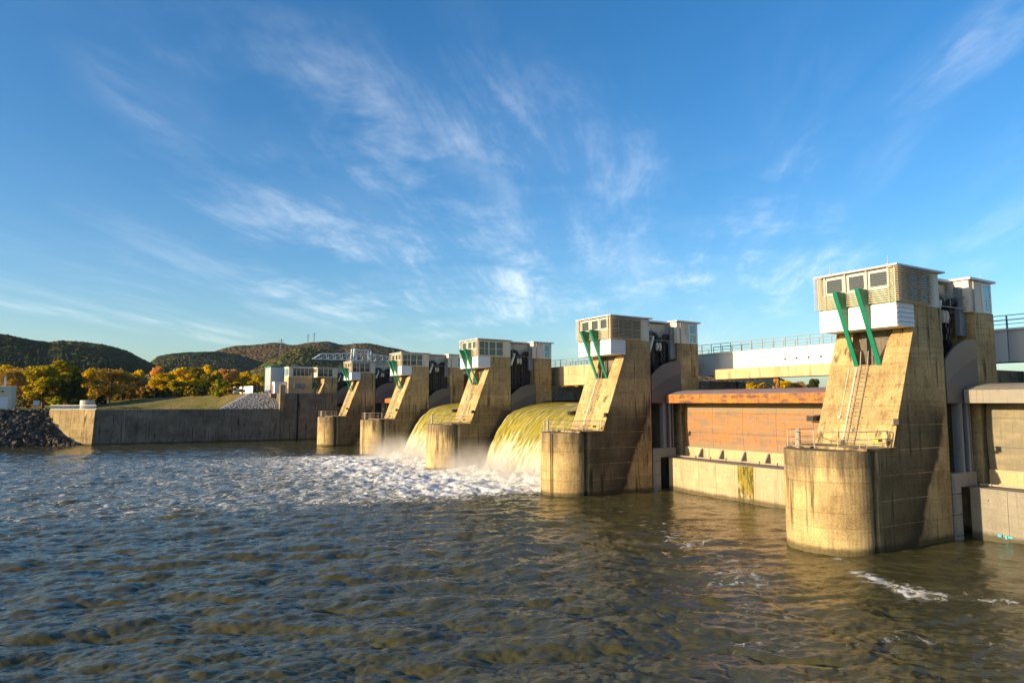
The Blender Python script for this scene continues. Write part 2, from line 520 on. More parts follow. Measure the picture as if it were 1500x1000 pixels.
LEAF = {
    'gold': leaf_mat('gold leaves', (0.46, 0.30, 0.010), (0.58, 0.38, 0.012), (0.28, 0.20, 0.015)),
    'yellowgreen': leaf_mat('yellow green leaves', (0.27, 0.21, 0.012), (0.40, 0.29, 0.014), (0.10, 0.095, 0.012)),
    'olive': leaf_mat('olive leaves', (0.17, 0.145, 0.018), (0.25, 0.185, 0.02), (0.08, 0.075, 0.015)),
    'brown': leaf_mat('brown oak leaves', (0.28, 0.175, 0.035), (0.36, 0.22, 0.035), (0.15, 0.10, 0.02)),
    'orange': leaf_mat('orange leaves', (0.50, 0.24, 0.05), (0.55, 0.30, 0.09), (0.32, 0.17, 0.05)),
    'pale': leaf_mat('pale silver leaves', (0.24, 0.22, 0.10), (0.33, 0.27, 0.12), (0.15, 0.13, 0.06)),
    'dark': leaf_mat('dark green leaves', (0.035, 0.045, 0.012), (0.055, 0.062, 0.014), (0.022, 0.028, 0.010)),
    'lime': leaf_mat('lime bush leaves', (0.22, 0.24, 0.015), (0.32, 0.30, 0.02), (0.10, 0.12, 0.012)),
}


def rock_mat(name, a, b):
    m, t = newmat(name)
    P = t.geo().outputs['Position']
    oi = t.n('ShaderNodeObjectInfo')
    n = t.noise(P, 2.2, 5, 0.65)
    c = t.mix(t.ss(n, 0.38, 0.64), a, b)
    c = t.mix(1.0, c, t.math('MULTIPLY_ADD', oi.outputs['Random'], 0.7, 0.6), 'MULTIPLY')
    t.principled(c, 0.85, 0.25, normal=t.bump(n, 0.6, 0.12))
    return m


M['rock'] = rock_mat('dark bank rock', (0.040, 0.033, 0.027), (0.125, 0.10, 0.08))
M['pale_rock'] = rock_mat('pale pitched stone', (0.20, 0.19, 0.18), (0.42, 0.40, 0.37))


# ------------------------------------------------------------------ mesh helpers
class MB:
    def __init__(s):
        s.v = []
        s.f = []

    def add(s, v, f):
        o = len(s.v)
        s.v += [tuple(p) for p in v]
        s.f += [tuple(i + o for i in q) for q in f]
        return s

    def box(s, x0, x1, y0, y1, z0, z1):
        v = [(x, y, z) for z in (z0, z1) for y in (y0, y1) for x in (x0, x1)]
        return s.add(v, [(0, 2, 3, 1), (4, 5, 7, 6), (0, 1, 5, 4), (2, 6, 7, 3), (0, 4, 6, 2), (1, 3, 7, 5)])

    def bev(s, x0, x1, y0, y1, z0, z1, b=0.03):
        """box with its z edges chamfered at top and bottom (recessed joints)"""
        return s.loft([[(x0 + i, y0 + i, z), (x1 - i, y0 + i, z), (x1 - i, y1 - i, z), (x0 + i, y1 - i, z)]
                       for z, i in ((z0, b), (z0 + b, 0), (z1 - b, 0), (z1, b))])

    def loft(s, rings, cap=True):
        n = len(rings[0])
        v = [p for r in rings for p in r]
        f = []
        for k in range(len(rings) - 1):
            for i in range(n):
                j = (i + 1) % n
                f.append((k * n + i, k * n + j, (k + 1) * n + j, (k + 1) * n + i))
        if cap:
            f.append(tuple(range(n - 1, -1, -1)))
            f.append(tuple((len(rings) - 1) * n + i for i in range(n)))
        return s.add(v, f)

    def prism(s, poly, y0, y1):
        """polygon in XZ extruded along Y"""
        return s.loft([[(x, y0, z) for x, z in poly], [(x, y1, z) for x, z in poly]])

    def tube(s, pts, r, n=6):
        pts = [Vector(p) for p in pts]
        rings = []
        for i, p in enumerate(pts):
            d = (pts[min(i + 1, len(pts) - 1)] - pts[max(i - 1, 0)]).normalized()
            a = d.cross(Vector((0, 0, 1)))
            if a.length < 1e-3:
                a = d.cross(Vector((1, 0, 0)))
            a.normalize()
            b = d.cross(a)
            rr = r[i] if isinstance(r, (list, tuple)) else r
            rings.append([tuple(p + a * rr * math.cos(2 * math.pi * k / n) + b * rr * math.sin(2 * math.pi * k / n)) for k in range(n)])
        return s.loft(rings)

    def mesh(s, name, mat, off=(0, 0, 0), smooth=False):
        me = bpy.data.meshes.new(name)
        ox, oy, oz = off
        me.from_pydata([(x - ox, y - oy, z - oz) for x, y, z in s.v], [], s.f)
        bm = bmesh.new()
        bm.from_mesh(me)
        bmesh.ops.recalc_face_normals(bm, faces=bm.faces)
        bm.to_mesh(me)
        bm.free()
        if mat is not None:
            me.materials.append(mat)
        if smooth:
            me.polygons.foreach_set('use_smooth', [True] * len(me.polygons))
        return me

    def build(s, name, mat, parent=None, off=(0, 0, 0), smooth=False):
        return obj(name, s.mesh(name, mat, off, smooth), parent)


def obj(name, me, parent=None, loc=None):
    o = bpy.data.objects.new(name, me)
    COL.objects.link(o)
    if parent is not None:
        o.parent = parent
    if loc is not None:
        o.location = loc
    return o


def tag(o, label=None, cat=None, group=None, kind=None):
    if label:
        o['label'] = label
    if cat:
        o['category'] = cat
    if group:
        o['group'] = group
    if kind:
        o['kind'] = kind
    return o


def thing(name, label, cat, loc=(0, 0, 0), group=None):
    o = obj(name, None, None, loc)
    return tag(o, label, cat, group)


def copy_tree(o, parent=None, skip=()):
    c = o.copy()
    COL.objects.link(c)
    c.parent = parent
    for ch in list(o.children):
        if ch.name.split('.')[0] not in skip:
            copy_tree(ch, c, skip)
    return c


# ------------------------------------------------------------------ levels
PY0, PITCH, PW = 26.7, 31.0, 5.8          # near cheek of the first pier, spacing, pier width
PIERS = [PY0 + PITCH * k for k in range(6)]
UP = 9.85                                  # upstream level
DECK = 12.0
BANK = 8.0


# ------------------------------------------------------------------ river (real waves)
def fft_tile(n, L, seed, wind, wl, lmin, amp, spread=2, ex=3.5):
    rg = np.random.default_rng(seed)
    k = np.fft.fftfreq(n, L / n) * 2 * math.pi
    kx, ky = np.meshgrid(k, k, indexing='ij')
    kk = np.sqrt(kx ** 2 + ky ** 2)
    kk[0, 0] = 1
    cosw = np.abs((kx * math.cos(wind) + ky * math.sin(wind)) / kk)
    Pk = np.exp(-1 / (kk * wl / (2 * math.pi)) ** 2) / kk ** ex * (0.12 + cosw ** spread) * np.exp(-(kk * lmin / (2 * math.pi)) ** 2)
    Pk[0, 0] = 0
    h = (rg.normal(size=(n, n)) + 1j * rg.normal(size=(n, n))) * np.sqrt(Pk)
    H = np.fft.ifft2(h).real
    s = amp / H.std()
    Dx = np.fft.ifft2(-1j * kx / kk * h).real * s
    Dy = np.fft.ifft2(-1j * ky / kk * h).real * s
    return H * s, Dx, Dy


def samp(T, L, x, y):
    n = T.shape[0]
    u = (x / L * n) % n
    v = (y / L * n) % n
    i = np.floor(u).astype(int) % n
    j = np.floor(v).astype(int) % n
    a, b = u - np.floor(u), v - np.floor(v)
    i1, j1 = (i + 1) % n, (j + 1) % n
    return (T[i, j] * (1 - a) * (1 - b) + T[i1, j] * a * (1 - b) + T[i, j1] * (1 - a) * b + T[i1, j1] * a * b)


def sst(v, a, b):
    t = np.clip((v - a) / (b - a), 0, 1)
    return t * t * (3 - 2 * t)


def foam_density(x, y):
    """how much white water the two open bays leave on the river"""
    d = np.clip(46.5 - x, 0, None)                       # metres downstream of the plunge
    lo = 62.5 - 0.03 * d
    hi = 122.0 + 0.30 * d
    yin = sst(y, lo - 4 - 0.10 * d, lo + 3 + 0.14 * d) * (1 - sst(y, hi - 10, hi + 6 + 0.15 * d))
    core = np.exp(-(d / 17.0) ** 2) * 1.0 + 0.61 * np.exp(-d / 140.0)
    f = yin * np.clip(core, 0, 1.0) * (x < 50)
    # eddy line curling off the nearest pier and flecks in the slack water
    def line(ax, ay, bx, by, w, s):
        t = np.clip(((x - ax) * (bx - ax) + (y - ay) * (by - ay)) / ((bx - ax) ** 2 + (by - ay) ** 2), 0, 1)
        q = np.hypot(x - ax - t * (bx - ax), y - ay - t * (by - ay))
        return s * np.exp(-(q / w) ** 2)
    e = line(39.5, 28, 36.2, 23.6, 0.9, 0.30) + line(36.2, 23.6, 35.2, 20.8, 1.2, 0.36) + line(35.2, 20.8, 37.4, 17.2, 1.3, 0.36)
    e += line(40, 40, 30, 27, 3.4, 0.24) + line(30, 27, 22, 19, 2.8, 0.22) + line(43, 56, 34, 36, 2.4, 0.20)
    e += line(27, 18, 33, 12, 2.0, 0.24)
    return np.clip(f + np.clip(e, 0, 0.6), 0, 1)


def build_river():
    na, nr = 760, 860
    az = np.linspace(R(-24), R(82), na)
    s = np.linspace(0, 1, nr)
    inv = (1 / 13.0) * (1 - s) + (1 / 330.0) * s
    r1 = 1 / inv
    r2 = 13.0 * (330 / 13.0) ** s
    r = 0.55 * r1 + 0.45 * r2
    A, Rr = np.meshgrid(az, r, indexing='ij')
    x = Rr * np.sin(A)
    y = Rr * np.cos(A)
    T1 = fft_tile(768, 61.0, 3, R(66), 4.6, 0.40, 0.086, 6, 4.3)
    T2 = fft_tile(512, 23.0, 5, R(95), 1.1, 0.06, 0.022, 3, 3.5)
    T3 = fft_tile(256, 38.0, 9, R(0), 4.0, 1.3, 1.0, 0)
    c, sn = math.cos(0.5), math.sin(0.5)
    x2, y2 = x * c - y * sn, x * sn + y * c
    f = foam_density(x, y)
    # calmer in the pocket beside the closed bays
    calm = 1 - 0.55 * sst(x, 24, 42) * (1 - sst(y, 52, 62))
    far = 1 - 0.35 * sst(Rr, 90, 220)
    H = (samp(T1[0], 61, x, y) + samp(T2[0], 23, x2, y2)) * calm * far
    dx = samp(T1[1], 61, x, y) * 1.25 * calm
    dy = samp(T1[2], 61, x, y) * 1.25 * calm
    boil = sst(f, 0.45, 1.0)
    T4 = fft_tile(512, 29.0, 12, R(0), 1.6, 0.35, 1.0, 0)
    H = H + sst(f, 0.3, 0.9) * samp(T4[0], 29, x2, y2) * 0.045
    H = H + boil * (samp(T3[0], 38, x, y) * 0.09 + 0.08)
    fall = np.exp(-((x - 44.2) / 2.6) ** 2) * ((((y > 63.5) & (y < 88.7)) | ((y > 94.5) & (y < 119.7))))
    H = H + fall * (0.4 + 0.28 * samp(T3[0], 38, x * 1.2, y * 1.2))
    pos = np.stack([x + dx, y + dy, H], -1).reshape(-1, 3)
    idx = np.arange(na * nr).reshape(na, nr)
    q = np.stack([idx[:-1, :-1], idx[:-1, 1:], idx[1:, 1:], idx[1:, :-1]], -1).reshape(-1, 4)
    ctr = pos[q[:, 0]]
    keep = (ctr[:, 0] < 57) & (ctr[:, 1] < 196)
    q = q[keep]
    used = np.unique(q)
    remap = np.full(len(pos), -1)
    remap[used] = np.arange(len(used))
    pos = pos[used]
    q = remap[q]
    me = bpy.data.meshes.new('river')
    me.vertices.add(len(pos))
    me.vertices.foreach_set('co', pos.astype(np.float32).ravel())
    me.loops.add(q.size)
    me.loops.foreach_set('vertex_index', q.astype(np.int32).ravel())
    me.polygons.add(len(q))
    me.polygons.foreach_set('loop_start', np.arange(0, q.size, 4, dtype=np.int32))
    me.polygons.foreach_set('loop_total', np.full(len(q), 4, dtype=np.int32))
    me.polygons.foreach_set('use_smooth', np.ones(len(q), dtype=bool))
    me.update(calc_edges=True)
    a = me.attributes.new('foam', 'FLOAT', 'POINT')
    a.data.foreach_set('value', f.reshape(-1)[used].astype(np.float32))
    me.materials.append(M['water'])
    if me.polygons[0].normal.z < 0:
        me.flip_normals()
    tag(obj('river', me), kind='structure')
    b = MB()
    b.add([(-3000, -600, -0.42), (54, -600, -0.42), (54, 184, -0.42), (-3000, 184, -0.42)], [(0, 1, 2, 3)])
    tag(b.build('river_reach', M['water']), kind='structure')
    b = MB()
    b.add([(57, -900, UP), (2600, -900, UP), (2600, 176, UP), (57, 176, UP)], [(0, 1, 2, 3)])
    tag(b.build('reservoir_water', M['water']), kind='structure')


build_river()

# ------------------------------------------------------------------ piers
OFF = (48.0, 2.9, 0.0)


def slope_x(z):
    if z <= 6.43:
        return 42.4
    if z >= 14.7:
        return 47.5
    return 44.27 + (z - 6.43) * (47.42 - 44.27) / (14.7 - 6.43)


def lift(z0, z1, y0=(0, 0), y1=(PW, PW), x1=51.0, xf=slope_x, g=0.03):
    """one concrete pour between two joints; y0 and y1 may lean from bottom to top"""
    b = MB()
    rings = []
    e = 1e-4
    for z, i in ((z0, g), (z0 + g, 0), (z1 - g, 0), (z1, g)):
        k = (z - z0) / (z1 - z0)
        a = y0[0] + (y0[1] - y0[0]) * k + i
        c = y1[0] + (y1[1] - y1[0]) * k - i
        zz = min(max(z, z0 + e), z1 - e)
        rings.append([(xf(zz) + i, a, z), (x1, a, z), (x1, c, z), (xf(zz) + i, c, z)])
    return b.loft(rings)


NOSE_Z = [-3.0, 1.6, 2.55, 4.45, 5.4, 6.43]
BODY_Z = [-3.0, 1.6, 3.2, 4.8, 6.43, 8.05, 9.3, 10.7, 12.2]


def make_pier():
    root = thing('dam_pier', '', 'dam pier', (48.0, PY0 + 2.9, 0))
    P = root

    def bd(name, mb, mat, parent=None, smooth=False):
        return mb.build(name, M[mat] if isinstance(mat, str) else mat, parent or P, OFF, smooth)
    # rounded cutwater, poured in rings
    for z0, z1 in zip(NOSE_Z[:-1], NOSE_Z[1:]):
        b = MB()
        rings = []
        for z, i in ((z0, 0.035), (z0 + 0.035, 0), (z1 - 0.035, 0), (z1, 0.035)):
            ring = [(41.86 - (2.9 - i) * math.cos(t), 2.9 + (2.9 - i) * math.sin(t), z) for t in np.linspace(-math.pi / 2, math.pi / 2, 33)]
            rings.append(ring)
        b.loft(rings)
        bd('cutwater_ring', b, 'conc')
    bd('slot_lining', MB().box(41.86, 42.45, 0.45, 5.35, -3, 6.40), 'conc_dark')
    for z0, z1 in zip(BODY_Z[:-1], BODY_Z[1:]):
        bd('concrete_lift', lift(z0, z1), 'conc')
    bd('platform', MB().bev(41.3, 44.6, -0.12, PW + 0.12, 6.432, 6.60, 0.02), 'conc')
    # two shoulders either side of the scooped recess under the cabin
    for z0, z1 in ((12.2, 13.4), (13.4, 14.7)):
        w = lambda z: 2.25 - (z - 12.2) / 2.5 * 0.85
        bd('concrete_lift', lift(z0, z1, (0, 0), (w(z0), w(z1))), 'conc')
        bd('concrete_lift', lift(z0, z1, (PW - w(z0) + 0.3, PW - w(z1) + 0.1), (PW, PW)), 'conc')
    b = MB()
    b.loft([[(48.6 - 0.8 * math.cos(a), y, 12.2 + 2.5 * k) for a, y in ((0.9, 1.0), (0.3, 2.0), (0, 2.9), (0.3, 3.9), (0.9, 4.9))] + [(50.9, 4.9, 12.2 + 2.5 * k), (50.9, 1.0, 12.2 + 2.5 * k)] for k in (0, 1)])
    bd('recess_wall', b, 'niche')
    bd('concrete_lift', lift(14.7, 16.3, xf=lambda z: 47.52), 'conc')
    # front cabin: overhanging white box, louvred room above
    cab = MB().box(45.62, 51.0, 0.10, PW - 0.10, 16.302, 18.74).build('cabin', M['cream'], P, OFF)

    def cb(name, mb, mat):
        return mb.build(name, M[mat], cab, OFF)
    cb('overhang_core', MB().box(45.56, 47.50, 0.05, PW - 0.05, 14.72, 16.30), 'white')
    for y0, y1 in ((-0.02, 1.93), (1.95, 3.85), (3.87, PW + 0.02)):
        for k in range(4):
            cb('cladding_panel', MB().box(45.46, 45.56, y0, y1, 14.70 + k * 0.40, 15.09 + k * 0.40), 'white')
    for k in range(5):
        z0 = 14.70 + k * 0.32
        b = MB()
        b.prism([(0, 0), (0.10, 0.02), (0.05, 0.31), (0, 0.31)], 0, 1)
        v = [(45.57 + y * 1.95, -0.0 - x + 0.05, z0 + z) for x, y, z in b.v]
        q = MB()
        q.v, q.f = v, b.f
        cb('side_board', q, 'board')
        q = MB()
        q.v, q.f = [(x, PW - y, z) for x, y, z in v], b.f
        cb('side_board', q, 'board')
    rf = MB()
    rf.loft([[(45.28, -0.30, z + 0.03), (51.25, -0.30, z - 0.02), (51.25, PW + 0.30, z - 0.02), (45.28, PW + 0.30, z + 0.03)] for z in (18.80, 18.91)])
    cb('roof', rf, 'roof')
    for x, y in ((45.6, 0.5), (45.6, 4.9), (50.5, 5.2)):
        cb('lightning_rod', MB().box(x - 0.09, x + 0.09, y - 0.09, y + 0.09, 18.92, 19.06).tube([(x, y, 19.0), (x, y, 19.62)], 0.022, 5), 'galv')
    for y0, y1 in ((0.45, 1.87), (2.17, 3.46), (3.86, 5.25)):
        cb('window_pane', MB().box(45.585, 45.615, y0 + 0.05, y1 - 0.05, 17.57, 18.55), 'glass')
        b = MB()
        b.box(45.54, 45.66, y0, y0 + 0.07, 17.5, 18.62).box(45.54, 45.66, y1 - 0.07, y1, 17.5, 18.62)
        b.box(45.54, 45.66, y0 + 0.07, y1 - 0.07, 17.5, 17.57).box(45.54, 45.66, y0 + 0.07, y1 - 0.07, 18.55, 18.62)
        cb('window_frame', b, 'slat')
        for k in range(6):
            z = 17.64 + k * 0.165
            cb('blind_slat', MB().box(45.52, 45.57, y0 + 0.07, y1 - 0.07, z, z + 0.02), 'bluegrey')
    for s in (0, 1):
        yy = (lambda y: y) if s == 0 else (lambda y: PW - y)
        for x0, x1 in ((45.70, 47.25), (47.28, 48.47), (48.50, 49.70)):
            a, c = sorted((yy(0.06), yy(0.10)))
            cb('window_pane', MB().box(x0 + 0.05, x1 - 0.05, a, c, 16.52, 18.50), 'glass')
            a, c = sorted((yy(0.02), yy(0.12)))
            b = MB()
            b.box(x0, x0 + 0.06, a, c, 16.45, 18.58).box(x1 - 0.06, x1, a, c, 16.45, 18.58)
            b.box(x0 + 0.06, x1 - 0.06, a, c, 16.45, 16.52).box(x0 + 0.06, x1 - 0.06, a, c, 18.50, 18.58).box(x0 + 0.06, x1 - 0.06, a, c, 17.45, 17.51)
            cb('window_frame', b, 'slat')
    # louvre cage: sixteen blades wrapping the room, cut away in front of the windows
    for k in range(16):
        z = 16.42 + k * 0.152
        for y0 in (-0.34, PW + 0.04):
            cb('side_blade', MB().prism([(45.30, z), (49.75, z), (49.75, z + 0.022), (45.30, z + 0.022)], y0, y0 + 0.30), 'slat')
        if k < 7:
            cb('louvre_blade', MB().prism([(45.22, z), (45.42, z + 0.055), (45.42, z + 0.08), (45.22, z + 0.025)], 0.0, PW), 'slat')
        else:
            for y0, y1 in ((0.0, 0.42), (PW - 0.42, PW)):
                cb('louvre_blade', MB().prism([(45.22, z), (45.42, z + 0.055), (45.42, z + 0.08), (45.22, z + 0.025)], y0, y1), 'slat')
    for y in (0.06, 0.44, 2.02, 3.66, 5.30, 5.70):
        cb('louvre_post', MB().box(45.435, 45.515, y - 0.04, y + 0.04, 16.36, 18.76), 'slat')
    for y in (-0.022, PW + 0.022):
        for x in (45.45, 46.6, 47.33, 48.52, 49.68):
            cb('louvre_post', MB().box(x - 0.035, x + 0.035, y - 0.018, y + 0.018, 16.36, 18.76), 'slat')
    # green raking brackets
    for y in (1.98, 3.68):
        zs = [17.42, 15.9, 14.72, 13.5, 12.14]
        fx = lambda z: 44.18 + (17.42 - z) * (46.42 - 44.18) / (17.42 - 12.14)
        bx_ = lambda z: max(45.452, fx(z) + 0.14)
        for z1, z0 in zip(zs[:-1], zs[1:]):
            mb = MB().prism([(fx(z1 - 0.006), z1 - 0.006), (bx_(z1), z1 - 0.006), (bx_(z0), z0 + 0.006), (fx(z0 + 0.006), z0 + 0.006)], y - 0.165, y + 0.165)
            bd('bracket_section', mb, 'green')
    # ladder on the raked face with its safety rails
    def on(z, h=0.0):
        return (slope_x(z) - h * 0.934, z + h * 0.357)
    lad = MB()
    for y in (2.74, 3.30):
        x0, z0 = on(6.55, 0.16)
        x1, z1 = on(12.15, 0.16)
        lad.tube([(x0, y, z0), (x1, y, z1), (x1 + 0.15, y, z1 + 1.0)], 0.035, 6)
    ld = bd('ladder', lad, 'galv')
    for k in range(19):
        x, z = on(6.75 + k * 0.30, 0.16)
        MB().tube([(x, 2.74, z), (x, 3.30, z)], 0.018, 5).build('rung', M['galv'], ld, OFF)
    for y in (2.50, 3.54):
        for k in range(4):
            x0, z0 = on(7.0 + k * 1.45, 0.02)
            x1, z1 = on(7.0 + k * 1.45, 0.24)
            MB().tube([(x0, y, z0), (x1, y, z1)], 0.03, 5).build('standoff', M['galv'], ld, OFF)
    b = MB()
    x0, z0 = on(6.6, 0.05)
    x1, z1 = on(12.0, 0.05)
    b.tube([(x0, 3.62, z0), (x1, 3.62, z1)], 0.06, 6)
    bd('cable_duct', b, 'slat')
    b = MB()
    x0, z0 = on(8.5, 0.03)
    b.tube([(x0, 4.2, z0), (x1, 4.2, z1)], 0.025, 5).box(x0 - 0.14, x0 + 0.05, 4.10, 4.30, 8.42, 8.60)
    bd('conduit', b, 'slat')
    # flood lamps on stubby arms at both edges of the raked face
    b = MB()
    b.box(44.35, 45.1, 5.85, 6.05, 8.05, 8.13).box(44.3, 44.75, 5.86, 6.42, 8.16, 8.55).box(44.9, 45.25, 5.84, 6.2, 8.16, 8.62)
    bd('flood_lamp', b, 'black')
    b = MB()
    b.box(44.35, 45.05, -0.22, 0.02, 8.0, 8.07).box(44.4, 44.75, -0.42, -0.06, 8.09, 8.46)
    bd('flood_lamp', b, 'black')
    # platform railing
    rail = MB()
    path = [(43.9, 5.62), (41.9, 5.55)] + [(41.86 - 2.62 * math.cos(t), 2.9 + 2.62 * math.sin(t)) for t in np.linspace(1.35, -1.35, 11)] + [(41.9, 0.25), (44.0, 0.18), (44.55, 0.55)]
    for h, r in ((1.05, 0.028), (0.55, 0.02), (0.12, 0.02)):
        rail.tube([(x, y, 6.6 + h) for x, y in path], r, 5)
    rl = bd('railing', rail, 'galv')
    for i, (x, y) in enumerate(path):
        if i % 2 == 0 or i > 12:
            MB().tube([(x, y, 6.58), (x, y, 7.68)], 0.03, 5).build('rail_post', M['galv'], rl, OFF)
    bd('mooring_post', MB().tube([(40.0, 3.9, 6.5), (40.0, 3.9, 7.72), (40.0, 3.9, 7.78)], [0.16, 0.16, 0.10], 10), 'galv')
    bd('life_buoy_box', MB().box(43.2, 43.7, 0.30, 0.55, 6.95, 7.15), 'yellow')
    # niche with the hoist
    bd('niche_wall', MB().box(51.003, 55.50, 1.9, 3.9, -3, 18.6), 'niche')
    for y0, y1 in ((1.72, 1.898), (3.902, 4.08)):
        bd('hoist_panel', MB().box(51.05, 55.4, y0, y1, 16.9, 18.55), 'cream')
    bd('niche_roof', MB().box(51.26, 54.8, 1.2, 4.6, 18.66, 18.84), 'roof')
    for s in (0, 1):
        yy = (lambda y: y) if s == 0 else (lambda y: PW - y)

        def bx(b, x0, x1, ya, yb, z0, z1):
            a, c = sorted((yy(ya), yy(yb)))
            return b.box(x0, x1, a, c, z0, z1)
        for x in (51.9, 52.35, 53.6, 54.0):
            b = MB()
            for k in range(16):
                bx(b, x - 0.13, x + 0.13, 0.95 if k % 2 else 1.05, 1.35 if k % 2 else 1.25, 9.6 + k * 0.46, 10.02 + k * 0.46)
            bd('hoist_chain', b, 'darkmetal')
        b = MB()
        for k in range(10):
            t = math.pi * k / 9
            pass
        b.tube([(52.0 - 0.75 * math.cos(t), yy(0.9), 16.6 + 0.75 * math.sin(t)) for t in np.linspace(0.1, 3.0, 9)], 0.30, 8)
        bd('chain_hood', b, 'darkmetal')
        b = MB()
        b.tube([(54.2 - 0.6 * math.cos(t), yy(0.9), 16.5 + 0.6 * math.sin(t)) for t in np.linspace(0.1, 3.0, 9)], 0.28, 8)
        bd('chain_hood', b, 'darkmetal')
        b = MB()
        b.tube([(51.4, yy(0.75), 15.2), (51.6, yy(0.7), 15.7), (51.95, yy(0.62), 16.6), (52.0, yy(0.6), 17.0)], [0.26, 0.22, 0.16, 0.16], 8)
        bd('hose', b, 'board')
        for x in (52.75, 53.2):
            b = MB()
            b.tube([(x, yy(0.8), 15.4), (x, yy(0.8), 15.8), (x, yy(0.8), 16.15), (x, yy(0.8), 16.35)], [0.10, 0.20, 0.18, 0.08], 8)
            bd('pulley_block', b, 'cream')
        b = MB()
        bx(b, 51.2, 55.2, 0.35, 0.40, 16.5, 16.56)
        bx(b, 51.2, 55.2, 0.35, 0.40, 17.4, 17.44)
        for x in (51.5, 53.0, 54.6):
            bx(b, x, x + 0.05, 0.36, 0.39, 16.5, 17.8)
        bd('hoist_frame', b, 'galv')
        b = MB()
        bx(b, 54.55, 55.38, 0.55, 0.9, 14.5, 18.2)
        bd('control_cabinet', b, 'bluegrey')
        # steel guides under the arm
        for x0, x1, ya, yb in ((52.75, 52.98, -0.03, 0.6), (53.1, 53.42, 0.22, 0.7), (53.62, 53.86, -0.02, 0.6), (54.2, 54.32, 0.1, 0.6)):
            b = MB()
            bx(b, x0, x1, ya, yb, 4.5, 9.6)
            bd('guide_rail', b, 'bluegrey')
        for k in range(4):
            b = MB()
            bx(b, 51.15, 52.2, -0.06, 0.5, -1.2 + k * 1.45, 0.20 + k * 1.45)
            bx(b, 51.3, 52.05, -0.10, -0.06, -1.0 + k * 1.45, 0.0 + k * 1.45)
            bd('slot_block', b, 'bluegrey')
        b = MB()
        bx(b, 52.2, 54.5, 0.0, 0.5, 3.55, 4.55)
        bd('pivot_bearing', b, 'bluegrey')
    # rear tower and its cabin
    for z0, z1 in zip([-3, 9.6, 11.0, 12.4, 13.8, 15.1], [9.6, 11.0, 12.4, 13.8, 15.1, 16.3]):
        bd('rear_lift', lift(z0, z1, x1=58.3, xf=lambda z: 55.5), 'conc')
    rc = MB().box(55.1, 58.35, 0.08, PW - 0.08, 16.302, 18.70).build('rear_cabin', M['cream'], P, OFF)
    MB().loft([[(54.98, -0.12, z + 0.02), (58.72, -0.12, z - 0.04), (58.72, PW + 0.12, z - 0.04), (54.98, PW + 0.12, z + 0.02)] for z in (18.74, 18.90)]).build('roof', M['roof'], rc, OFF)
    MB().tube([(58.0, 0.6, 18.8), (58.0, 0.6, 19.5)], 0.022, 5).build('lightning_rod', M['galv'], rc, OFF)
    for y0, y1 in ((0.0, 0.085), (PW - 0.085, PW)):
        for z0, z1 in ((16.45, 17.36), (17.44, 18.42)):
            MB().box(57.02, 57.98, y0 + 0.02, y1 - 0.02, z0, z1).build('window_pane', M['glass_teal'], rc, OFF)
        b = MB()
        b.box(56.90, 57.02, y0 - 0.02, y1 + 0.02, 16.32, 18.54).box(57.98, 58.10, y0 - 0.02, y1 + 0.02, 16.32, 18.54)
        b.box(57.02, 57.98, y0 - 0.02, y1 + 0.02, 18.42, 18.54).box(57.02, 57.98, y0 - 0.02, y1 + 0.02, 17.36, 17.44).box(57.02, 57.98, y0 - 0.02, y1 + 0.02, 16.32, 16.45)
        b.box(57.48, 57.53, y0 - 0.01, y1 + 0.01, 16.45, 17.36)
        b.build('window_frame', M['board'], rc, OFF)
        MB().box(55.6, 55.68, y0 - 0.03, y1 + 0.03, 16.3, 18.7).build('down_pipe', M['galv'], rc, OFF)
    bd('upstream_nose', MB().bev(58.303, 66.5, 0.35, PW - 0.35, -3, 12.05, 0.04), 'conc_dark')
    return root


def arm_plates(root, side, low):
    """steel arm shield covering the niche; side 0 = near cheek, 1 = far cheek"""
    dz = -1.85 if low else 0.0
    top = [(51.1, 12.5), (51.8, 13.15), (52.8, 13.75), (53.8, 14.08), (54.7, 14.18), (55.45, 14.18)]
    mid = [(51.1, 10.9), (51.8, 11.4), (52.8, 11.9), (53.8, 12.35), (54.7, 12.65), (55.45, 12.85)]
    y0, y1 = (-0.06, 0.12) if side == 0 else (PW - 0.12, PW + 0.06)
    up = [(x, z + dz) for x, z in top]
    md = [(x, z + dz) for x, z in mid]
    MB().prism(up + md[::-1], y0, y1).build('arm_plate', M['plate'], root, OFF)
    if low:
        lowp = [(51.1, 7.95), (52.4, 8.6), (54.0, 9.0), (55.45, 9.3)]
    else:
        lowp = [(51.1, 9.48), (53.6, 9.48), (54.4, 10.2), (55.45, 10.8)]
    MB().prism([(x, z - 0.004) for x, z in md] + lowp[::-1], y0 + 0.012, y1 - 0.012).build('arm_plate_lower', M['plate_low'], root, OFF)


